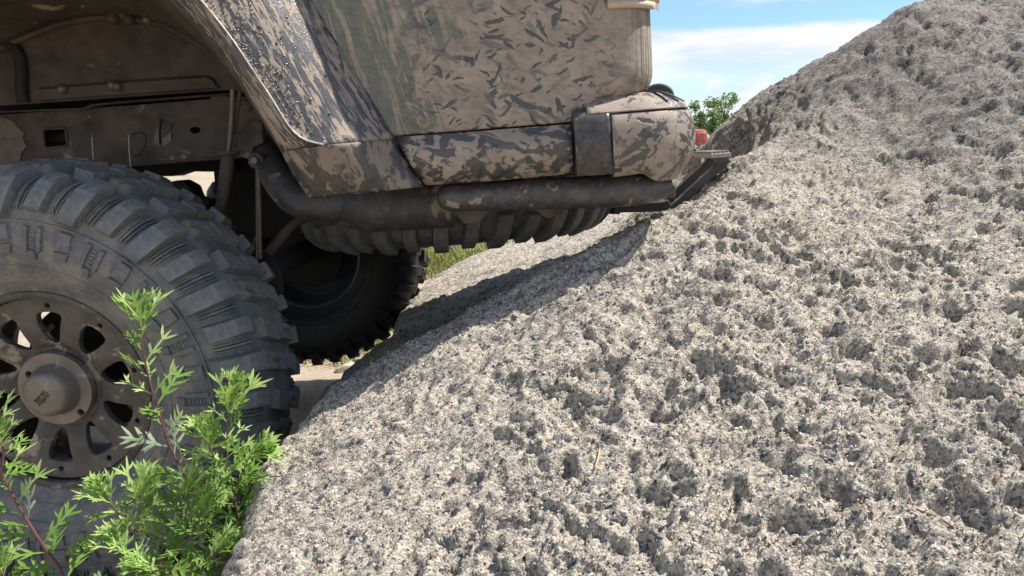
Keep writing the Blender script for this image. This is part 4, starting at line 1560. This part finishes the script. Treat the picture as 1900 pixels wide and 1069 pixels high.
# ---- lower side panel between flare and bumper
lo_t = interp([L(x, y, 0) for x, y in [(738, 254.5), (850, 246.5), (960, 238), (1059, 230.5)]], 16)
lo_b = interp([L(x, y, 0) for x, y in [(789, 344), (880, 338.5), (980, 330), (1064, 322)]], 16)
rows = []
for k in range(10):
    f = k / 9
    row = []
    for i, (a, b) in enumerate(zip(lo_t, lo_b)):
        q = a.lerp(b, f)
        q.y = -0.004 - 0.020 * math.sin(min(1, f * 2.6) * math.pi / 2) + 0.030 * max(0, (f - 0.55) / 0.45) ** 1.8
        row.append(q)
    rows.append(row)
rows.append([q + Vector((0, 0.06, 0.004)) for q in rows[-1]])
rows.insert(0, [q + Vector((0, 0.02, 0)) for q in rows[0]])
MB().grid(rows).build('side_valance', M['sill'], car, 45, solid=(0.004, -1))

# ---- rear bumper: side cap, corner shell, top pad
U_B = L(1288, 250, 0.06).x
RB = 0.105
VB = -0.030


def bump_path(u0, u1=None, far=True, n=10):
    o_ = []
    uc = U_B - RB
    ue = uc if u1 is None else u1
    for i in range(n + 1):
        o_.append((u0 + (ue - u0) * i / n, VB, 0, -1))
    if u1 is None:
        for i in range(1, 15):
            a = math.pi / 2 * i / 14
            o_.append((uc + RB * math.sin(a), VB + RB - RB * math.cos(a), math.sin(a), -math.cos(a)))
        for i in range(1, 21):
            o_.append((U_B, VB + RB + (CAR_W - 2 * VB - 2 * RB) * i / 20, 1, 0))
        for i in range(1, 11):
            a = math.pi / 2 * i / 10
            o_.append((uc + RB * math.cos(a), CAR_W - VB - RB + RB * math.sin(a), math.cos(a), math.sin(a)))
        o_.append((uc - 0.12, CAR_W - VB, 0, 1))
    return o_


wz = lambda y: L(1200, y, VB).z
cap_t, cap_b = wz(197), wz(318)
B_SEAM, B_TOP, B_BOT = wz(207), wz(190), wz(343)


def sweep(path, pr):
    """pr: (outward offset, height) from inner top round to the lower edge"""
    return [[(u + nu * o_, v + nv * o_, (w(u, v) if callable(w) else w)) for (u, v, nu, nv) in path] for (o_, w) in pr]


u_c0, u_c1 = L(1061, 260, VB).x, L(1134, 260, VB).x
capp = [(-0.05, cap_t + 0.006), (-0.022, cap_t + 0.004), (-0.009, cap_t - 0.004), (0.0, cap_t - 0.018), (0.002, (cap_t + cap_b) / 2), (-0.001, cap_b + 0.012), (-0.010, cap_b), (-0.05, cap_b + 0.004)]
rows = sweep([(u_c0, VB + 0.03, 0, -1)] + bump_path(u_c0 + 0.006, u_c1), capp)
MB().grid(rows).build('bumper_side_cap', M['cap'], car, 40, solid=(0.004, -1))


def bot(u, v):      # the lower edge dips to a point behind the tail tube, then sweeps up round the corner
    k = float(np.interp(u, [u_c1, L(1195, 300, VB).x, L(1238, 300, VB).x, U_B - 0.03], [wz(326), wz(323), wz(341), wz(340)]))
    return k if v < 0.5 else wz(335)


corner = [(-0.030, B_SEAM + 0.002), (-0.0085, B_SEAM + 0.000), (-0.004, B_SEAM - 0.004), (0.0, B_SEAM - 0.018), (0.004, wz(250)), (0.0025, wz(275)), (-0.004, wz(297)), (-0.013, wz(312)),
          (-0.026, lambda u, v: (wz(318) + bot(u, v)) / 2), (-0.034, bot), (-0.06, lambda u, v: bot(u, v) + 0.003)]
MB().grid(sweep(bump_path(u_c1 + 0.003), corner)).build('bumper_corner', M['bumper'], car, 50, solid=(0.004, -1))
padp = [(-0.20, B_TOP + 0.029), (-0.10, B_TOP + 0.027), (-0.055, B_TOP + 0.020), (-0.030, B_TOP + 0.009), (-0.014, B_TOP - 0.001), (-0.0075, B_SEAM + 0.005), (-0.0085, B_SEAM + 0.003), (-0.03, B_SEAM + 0.004)]
MB().grid(sweep(bump_path(u_c1 - 0.040), padp)).build('bumper_top_pad', M['bumper'], car, 50, solid=(0.003, -1))
MB().box((u_c1 + 0.002, VB + 0.014, (cap_t + cap_b) / 2), (0.03, 0.006, cap_t - cap_b - 0.004)).build('bumper_gap_filler', M['black'], car)  # black strip added behind the joint to stop a light leak
MB().grid(sweep(bump_path(u_c1 + 0.01), [(-0.015, B_SEAM + 0.004), (-0.0135, B_SEAM + 0.001)])).build('bumper_gap_filler', M['black'], car)
gp = bump_path(u_c1 - 0.040)
for i_ in (15, 18, 21):
    u, v, nu, nv = gp[i_]
    pts = [(u + nu * (o_ + 0.0006), v + nv * (o_ + 0.0006), w + 0.0006) for o_, w in padp[1:5]]
    MB().tube(interp(pts, 10), 0.0022, 6).build('pad_groove', M['black'], car)
q = L(1214, 168, 0.30)
MB().lathe([(-0.05, 0.0001), (-0.05, 0.030), (-0.044, 0.034), (0.044, 0.034), (0.05, 0.030), (0.05, 0.0001)], n=28).build('rubber_buffer', M['black'], car, 40).matrix_local = Matrix.Translation(q + Vector((0.002, 0, -0.016))) @ Matrix.Diagonal((1.0, 1.0, 0.8, 1))
slab('tow_bracket', [(1232, 345), (1254, 343), (1254, 367), (1228, 369)], 0.12, 0.17, M['rail'], 0.003)

# red lamp on the tail
ra, rb2 = L(1284, 241, 0.26), L(1312, 268, 0.26)
mb = MB().box(((ra.x + rb2.x) / 2, 0.29, (ra.z + rb2.z) / 2), (rb2.x - ra.x, 0.09, ra.z - rb2.z))
tag(mb.build('red_marker_lamp', M['red'], car, bevel=0.009), 'small dusty red lamp at the tail')

# ---- hitch step
V0 = 0.62
a_, b_ = L(1319, 291, V0), L(1356, 286, V0)
wd = b_.x - a_.x
cx_, cw_ = (a_.x + b_.x) / 2, (a_.z + b_.z) / 2
st = MB().box((cx_, V0 + 0.13, cw_), (wd, 0.26, 0.012)).build('step_pad', M['step_pad'], car, bevel=0.002)
for k in range(5):
    MB().box((a_.x + wd * (0.1 + 0.2 * k), V0 + 0.13, cw_ + 0.0085), (wd * 0.08, 0.25, 0.006)).build('grip_bar', M['step_pad'], st)
for k in range(9):
    MB().box((cx_, V0 + 0.012 + 0.029 * k, cw_ + 0.0075), (wd * 0.92, 0.008, 0.004)).build('grip_rib', M['step'], st)
slab('step_gusset', [(1322, 294), (1352, 291), (1345, 300), (1333, 304), (1326, 300)], V0 + 0.01, V0 + 0.02, M['step'])
slab('step_gusset', [(1322, 294), (1352, 291), (1345, 300), (1333, 304), (1326, 300)], V0 + 0.22, V0 + 0.23, M['step'])


def bar(name, pts, w_, d_, mat):
    """square bar through vehicle-frame points"""
    for p0, p1 in zip(pts, pts[1:]):
        dx = p1 - p0
        zx = dx.normalized()
        yx = Vector((0, 1, 0))
        yx = (yx - zx * yx.dot(zx)).normalized()
        xx = yx.cross(zx)
        rt = Matrix((xx, yx, zx)).transposed()
        MB().box((p0 + p1) / 2, (w_, d_, dx.length), rt).build(name, mat, car, bevel=0.002)


bar('step_arm', [L(1350, 294, V0 + 0.05), L(1246, 389, V0 + 0.05)], 0.021, 0.03, M['step'])
bar('step_arm', [L(1324, 294, V0 + 0.22), L(1240, 372, V0 + 0.22)], 0.021, 0.03, M['step'])
ch = [(1140, 378), (1240, 372), (1246, 382), (1236, 393), (1140, 395)]
slab('hitch_channel', ch, V0 - 0.02, V0 + 0.03, M['black'], 0.003)
slab('hitch_plate', [(1150, 376), (1232, 371), (1234, 375), (1150, 382)], V0 - 0.024, V0 + 0.06, M['chrome'], 0.001)
slab('hitch_bar', [(1195, 366), (1250, 362), (1250, 369), (1195, 373)], V0 + 0.03, V0 + 0.10, M['step'], 0.002)
bar('hitch_receiver', [L(1150, 380, V0 + 0.12), L(900, 372, V0 + 0.12)], 0.05, 0.05, M['under'])


# ------------------------------------------------------------------ plants beside the wheel
def leaf_mesh(name, mat, rng, lobes=3, broad=1.0, length=1.0):
    """deeply cut mugwort leaf along +X, one unit long, a little curled"""
    mb = MB()
    curl = rng.uniform(0.10, 0.42)
    twist = rng.uniform(-0.15, 0.15)

    def lift(x, y):
        return (x, y, 0.22 * abs(y) - curl * x * x + twist * x * y)

    def lance(x0, y0, ang, ln, w):
        d = (math.cos(ang), math.sin(ang))
        nn = (-d[1], d[0])
        q = [(0, -w * 0.45), (0.45 * ln, -w), (0.80 * ln, -w * 0.55), (ln, 0), (0.80 * ln, w * 0.55), (0.45 * ln, w), (0, w * 0.45)]
        pts = [lift(x0 + d[0] * a + nn[0] * b, y0 + d[1] * a + nn[1] * b) for a, b in q]
        c0 = lift(x0, y0)
        c1 = lift(x0 + d[0] * ln * 0.55, y0 + d[1] * ln * 0.55)
        c1 = (c1[0], c1[1], c1[2] - 0.02)
        mb.add(pts + [c1], [(0, 1, 7, 6), (1, 2, 3, 7), (7, 3, 4, 5), (7, 5, 6)])
    w0 = 0.036 * broad
    mb.add([lift(0, -0.012), lift(0, 0.012), lift(0.62, 0.035 * broad), lift(0.62, -0.035 * broad), lift(0.3, -0.03 * broad), lift(0.3, 0.03 * broad)], [(0, 4, 5, 1), (4, 3, 2, 5)])
    for i in range(lobes):
        x0 = 0.26 + 0.44 * i / max(1, lobes - 1) if lobes > 1 else 0.45
        for sg in (-1, 1):
            ln = (0.42 - 0.08 * abs(i - 1)) * rng.uniform(0.85, 1.15)
            lance(x0, 0.0, sg * R(rng.uniform(28, 44)), ln, w0 * rng.uniform(0.9, 1.2))
            if rng.random() < 0.5:
                lance(x0 + 0.12, sg * 0.09, sg * R(rng.uniform(50, 68)), ln * 0.45, w0 * 0.75)
    lance(0.58, 0.0, R(rng.uniform(-6, 6)), 0.42, w0 * 1.15)
    return mb.mesh(name, mat, 60)


lr = random.Random(21)
LEAF = {k: [leaf_mesh('leaf', M[k], lr, 3 if k != 'leaf_tip' else 2) for _ in range(4)] for k in ('leaf', 'leaf_tip', 'leaf_pale', 'leaf_dry')}
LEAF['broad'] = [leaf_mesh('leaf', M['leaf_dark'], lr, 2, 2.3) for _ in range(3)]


def add_leaf(plant, pos, direction, up, size, kind, rng):
    x = direction.normalized()
    z = (up - x * up.dot(x))
    z = z.normalized() if z.length > 1e-4 else x.orthogonal().normalized()
    y = z.cross(x)
    m = Matrix((x, y, z)).transposed().to_4x4()
    m = Matrix.Translation(pos) @ m @ Matrix.Rotation(rng.uniform(-0.5, 0.5), 4, 'X') @ Matrix.Scale(size, 4)
    o = bpy.data.objects.new('leaf', rng.choice(LEAF[kind]))
    COL.objects.link(o)
    o.parent = plant
    o.matrix_local = m
    return o


LS = 1.3


def mugwort(name, pix, depth, label, nleaf, size, rad, seed, mat='stem', tipn=9, pale=0.2, kinds=None, spread=1.0, group=None, shoots=()):
    """pix: the stem in the picture from low to tip; it is carried on down to the soil"""
    rng = random.Random(seed)
    if not isinstance(depth, (list, tuple)):
        depth = [depth] * len(pix)
    pts = [at_y(x, y, d) for (x, y), d in zip(pix, depth)]
    b0 = pts[0]
    dirn = (pts[0] - pts[1])
    gz_ = float(ground_z(np.array([b0.x]), np.array([b0.y]))[0])
    foot = Vector((b0.x + dirn.x * 0.35, b0.y + 0.02, gz_ - 0.01))
    pl = bpy.data.objects.new(name, None)
    COL.objects.link(pl)
    pl.location = foot
    tag(pl, label, 'plant', group)
    path = interp([foot, foot.lerp(b0, 0.5) + Vector((0.012, 0, 0))] + pts, 40)
    loc = [q - foot for q in path]
    MB().tube(loc, [rad * (1.15 - 0.75 * i / 39) for i in range(40)], 8).build('stem', M[mat], pl, 50)
    stems = [(loc, nleaf, size, 1.0)]
    for (spx, sd, nl, sz, k) in shoots:
        sp = [at_y(x, y, d) - foot for (x, y), d in zip(spx, [sd] * len(spx))]
        # root the shoot in the nearest point of the main stem
        nearp = min(loc, key=lambda q: (q - sp[0]).length)
        pth = interp([nearp] + sp, 22)
        MB().tube(pth, [rad * (0.62 - 0.35 * i / 21) for i in range(22)], 7).build('side_shoot', M['stem_brown'] if k else M['stem'], pl, 50)
        stems.append((pth, nl, sz, 1.0))
    for (pth, nl, sz, _) in stems:
        nl = int(nl * (1.25 if pth is loc else 0.85))
        n = len(pth)
        low = 12 if pth is loc else 4
        for k in range(nl):
            f = (k + rng.random() * 0.6) / nl
            i = int(low + f * (n - 1 - low))
            i = min(i, n - 2)
            p_ = pth[i]
            t_ = (pth[i + 1] - pth[max(0, i - 1)]).normalized()
            a = k * 2.4 + rng.uniform(-0.4, 0.4)
            o1 = t_.orthogonal().normalized()
            o2 = t_.cross(o1)
            side = o1 * math.cos(a) + o2 * math.sin(a)
            # fan the leaves more across than towards the lens, as sun-seeking shoots do
            side = Vector((side.x * 1.25, side.y * 0.85, side.z)).normalized()
            el = 0.35 + 1.25 * f * f
            d_ = side * spread + t_ * el
            s_ = LS * sz * (1.0 - 0.50 * f) * rng.uniform(0.8, 1.2)
            r_ = rng.random()
            if kinds:
                kd = kinds
            elif f > 0.62:
                kd = 'leaf_tip' if r_ < 0.65 else 'leaf'
            else:
                kd = 'leaf_pale' if r_ < pale else 'leaf'
            add_leaf(pl, p_, d_, Vector((0, -0.45, 1)) if kd != 'leaf_pale' else Vector((0.2, 0.7, -0.3)), s_, kd, rng)
        tip = pth[-1]
        t_ = (pth[-1] - pth[-4]).normalized()
        for k in range(tipn):
            a = k * 2.4
            o1 = t_.orthogonal().normalized()
            o2 = t_.cross(o1)
            d_ = t_ * 1.5 + (o1 * math.cos(a) + o2 * math.sin(a)) * (0.25 + 0.55 * k / tipn)
            add_leaf(pl, tip - t_ * (0.002 + 0.0022 * k), d_, Vector((0, -0.3, 1)), LS * sz * (0.50 + 0.03 * k), 'leaf_tip' if rng.random() < 0.7 else 'leaf', rng)
    return pl


tall = mugwort('mugwort_plant', [(385, 962), (352, 898), (318, 836), (296, 770), (276, 702), (264, 640), (262, 594)], 1.26,
               'tall mugwort with a reddish stem, the highest plant before the wheel', 24, 0.078, 0.0036, 5, tipn=10, pale=0.38)
q = at_y(318, 850, 1.25) - tall.location
add_leaf(tall, q, Vector((-1, -0.1, 0.05)), Vector((0, -0.3, 1)), 0.042, 'leaf_dry', random.Random(2))
add_leaf(tall, at_y(355, 905, 1.25) - tall.location, Vector((0.6, -0.3, 0.5)), Vector((0, -0.3, 1)), 0.030, 'leaf_dry', random.Random(3))
mugwort('mugwort_plant', [(452, 1010), (437, 930), (424, 860), (421, 800), (428, 735)], 1.22,
        'dense green mugwort right against the corner of the rock', 34, 0.064, 0.0026, 8, 'stem_brown', tipn=14, pale=0.06,
        shoots=[([(440, 900), (462, 850), (482, 832)], 1.20, 9, 0.050, 1), ([(424, 880), (398, 850), (376, 800)], 1.24, 9, 0.050, 1)])
mugwort('mugwort_plant', [(118, 1075), (92, 1030), (62, 985), (32, 935), (4, 880), (-14, 830), (-22, 790)], 1.16,
        'mugwort with a leaning purple stem at the left edge of the picture', 22, 0.080, 0.0040, 12, tipn=8, pale=0.34,
        shoots=[([(2, 890), (6, 850), (2, 805)], 1.15, 9, 0.045, 0)])
mugwort('mugwort_plant', [(330, 1085), (300, 1030), (270, 985), (256, 940), (262, 905)], 1.18,
        'low bushy mugwort with many shoots at the foot of the wheel', 30, 0.062, 0.0028, 15, 'stem_brown', tipn=14, pale=0.12,
        shoots=[([(250, 985), (222, 955), (202, 930), (184, 908)], 1.17, 14, 0.046, 0), ([(300, 1010), (330, 965), (345, 925), (352, 900)], 1.20, 16, 0.052, 1),
                ([(310, 1040), (350, 1000), (372, 960), (384, 930)], 1.18, 14, 0.050, 1), ([(290, 1050), (240, 1035), (215, 1000)], 1.14, 12, 0.050, 1),
                ([(320, 1060), (375, 1045), (415, 1010)], 1.15, 13, 0.050, 1), ([(300, 1070), (285, 1060), (262, 1048)], 1.12, 10, 0.050, 1)])
mugwort('mugwort_plant', [(20, 1110), (8, 1075), (2, 1045)], 1.10, 'small mugwort tip poking up in the bottom left corner', 10, 0.046, 0.0022, 18, 'stem_brown', tipn=10)
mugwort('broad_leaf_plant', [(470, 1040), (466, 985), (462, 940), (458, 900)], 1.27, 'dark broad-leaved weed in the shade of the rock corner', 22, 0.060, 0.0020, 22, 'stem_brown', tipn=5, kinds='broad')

# ------------------------------------------------------------------ grass tufts and stones on the dirt beyond
def hit_ground(px, py):
    z = 0.0
    for _ in range(6):
        q_ = at_z(px, py, z)
        z = float(ground_z(np.array([q_.x]), np.array([q_.y]))[0])
    return at_z(px, py, z)


def grass_tuft(px, py, label, n, hgt, spread, seed, at=None):
    rng = random.Random(seed)
    c = at if at is not None else hit_ground(px, py)
    o = bpy.data.objects.new('grass_tuft', None)
    mb = MB()
    for k in range(n):
        a = rng.uniform(0, 6.283)
        r = spread * math.sqrt(rng.random())
        bx_, by_ = r * math.cos(a), r * math.sin(a)
        gz0 = float(ground_z(np.array([c.x + bx_]), np.array([c.y + by_]))[0]) - c.z - 0.004
        h_ = hgt * rng.uniform(0.5, 1.15)
        la = rng.uniform(0, 6.283)
        ld = h_ * rng.uniform(0.2, 0.9)
        w_ = 0.0042 * rng.uniform(0.7, 1.3) * (hgt / 0.1) ** 0.5
        sx, sy = -math.sin(la) * w_, math.cos(la) * w_
        vs = []
        for f in (0, 0.4, 0.75):
            x_, y_, z_ = bx_ + math.cos(la) * ld * f * f, by_ + math.sin(la) * ld * f * f, gz0 + h_ * f
            k_ = 1 - 0.6 * f
            vs += [(x_ - sx * k_, y_ - sy * k_, z_), (x_ + sx * k_, y_ + sy * k_, z_)]
        vs.append((bx_ + math.cos(la) * ld, by_ + math.sin(la) * ld, gz0 + h_ * 0.95))
        mb.add(vs, [(0, 1, 3, 2), (2, 3, 5, 4), (4, 5, 6)])
    g_ = mb.build('grass_tuft', M['grass'])
    g_.location = c
    tag(g_, label, 'grass', 'grass tufts on the dirt beyond the vehicle')
    return g_


grass_tuft(625, 652, 'grass tuft on the sand just behind the near rear tyre', 260, 0.10, 0.24, 1)
grass_tuft(708, 612, 'dark grass tuft in the shade beside the far wheel', 140, 0.20, 0.10, 2)
grass_tuft(655, 640, 'thin grass tuft in front of the far wheel', 160, 0.11, 0.16, 5)
grass_tuft(880, 478, 'tall yellow-green grass tuft beyond the shaded rock', 420, 0.34, 0.55, 3)
grass_tuft(828, 505, 'short grass tuft right of the far wheel', 320, 0.20, 0.40, 4)
grass_tuft(372, 372, 'distant grass tuft seen through the gap above the tyre', 80, 0.25, 0.5, 6)

srng = random.Random(9)
for px, py, r, lab in [(848, 472, 0.22, 'pale stone behind the grass right of the far wheel'), (826, 492, 0.10, 'small pale stone at the foot of the grass'),
                       (735, 602, 0.045, 'small white stone at the edge of the boulder by the far wheel'), (700, 632, 0.040, 'tan pebble between the boulder and the grass'),
                       (595, 645, 0.035, 'brown pebble on the sand beside the tyre'), (648, 690, 0.06, 'flat tan stone half buried in the sand'),
                       (668, 668, 0.03, 'little round stone on the sand by the boulder')]:
    c = hit_ground(px, py)
    me = lump_mesh('stone', srng, M['stone'], r, r * 0.9, r * 0.62, 0.15)
    o = link('stone', me, bevel=r * 0.12)
    o.location = c + Vector((0, 0, r * 0.2))
    tag(o, lab, 'stone')

# ------------------------------------------------------------------ trees far behind the rock
def tree(px, dist, h, crown_r, label, mat, nleaf, seed, leaf=0.16, gaps=0.35):
    rng = random.Random(seed)
    x = ray(px, 277).x * dist / ray(px, 277).y
    z0 = float(ground_z(np.array([x]), np.array([dist]))[0])
    t = bpy.data.objects.new('tree', None)
    COL.objects.link(t)
    t.location = (x, dist, z0)
    tag(t, label, 'tree')
    tr = MB()
    tr.tube(interp([(0, 0, -0.1), (0.06 * h * 0.3, 0, h * 0.3), (-0.02 * h, 0.02, h * 0.62), (0.01 * h, 0, h * 0.92)], 10), [0.016 * h * (1 - 0.085 * i) for i in range(10)], 8)
    cl = []
    for k in range(26):
        f = rng.uniform(0.28, 0.95)
        a = rng.uniform(0, 6.283)
        rr = crown_r * math.sqrt(max(0.05, 1 - ((f - 0.62) / 0.42) ** 2)) * rng.uniform(0.45, 1.0)
        e = Vector((math.cos(a) * rr, math.sin(a) * rr, h * f + rng.uniform(0, 0.08) * h))
        s0_ = Vector((0, 0, h * f * 0.72))
        tr.tube(interp([s0_, s0_.lerp(e, 0.5) + Vector((0, 0, 0.03 * h)), e], 6), [0.006 * h, 0.005 * h, 0.004 * h, 0.003 * h, 0.002 * h, 0.001 * h], 5)
        cl.append((e, crown_r * rng.uniform(0.16, 0.36)))
    tr.build('trunk', M['bark'], t, 50)
    cm_ = MB()
    for k in range(nleaf):
        c, r_ = rng.choice(cl)
        d = Vector((rng.gauss(0, 1), rng.gauss(0, 1), rng.gauss(0, 0.8))).normalized() * r_ * rng.random() ** 0.5
        p_ = c + d
        u_ = Vector((rng.gauss(0, 1), rng.gauss(0, 1), rng.gauss(0, 0.6))).normalized()
        v_ = u_.orthogonal().normalized()
        s_ = leaf * rng.uniform(0.6, 1.3)
        cm_.add([p_ - u_ * s_, p_ + v_ * s_ * 0.45, p_ + u_ * s_, p_ - v_ * s_ * 0.45], [(0, 1, 2, 3)])
    cm_.build('crown', M[mat], t)
    return t


tree(1302, 34, 3.0, 1.0, 'dense green tree just right of the red lamp, beyond the boulder', 'tree_leaf', 3600, 1, 0.085)
tree(1342, 31, 3.15, 0.62, 'taller sparse light-green tree rising above the boulder skyline', 'tree_leaf2', 1100, 2, 0.075)
tree(1275, 38, 2.6, 1.1, 'rounded green tree half hidden behind the bumper', 'tree_leaf', 3000, 3, 0.09)
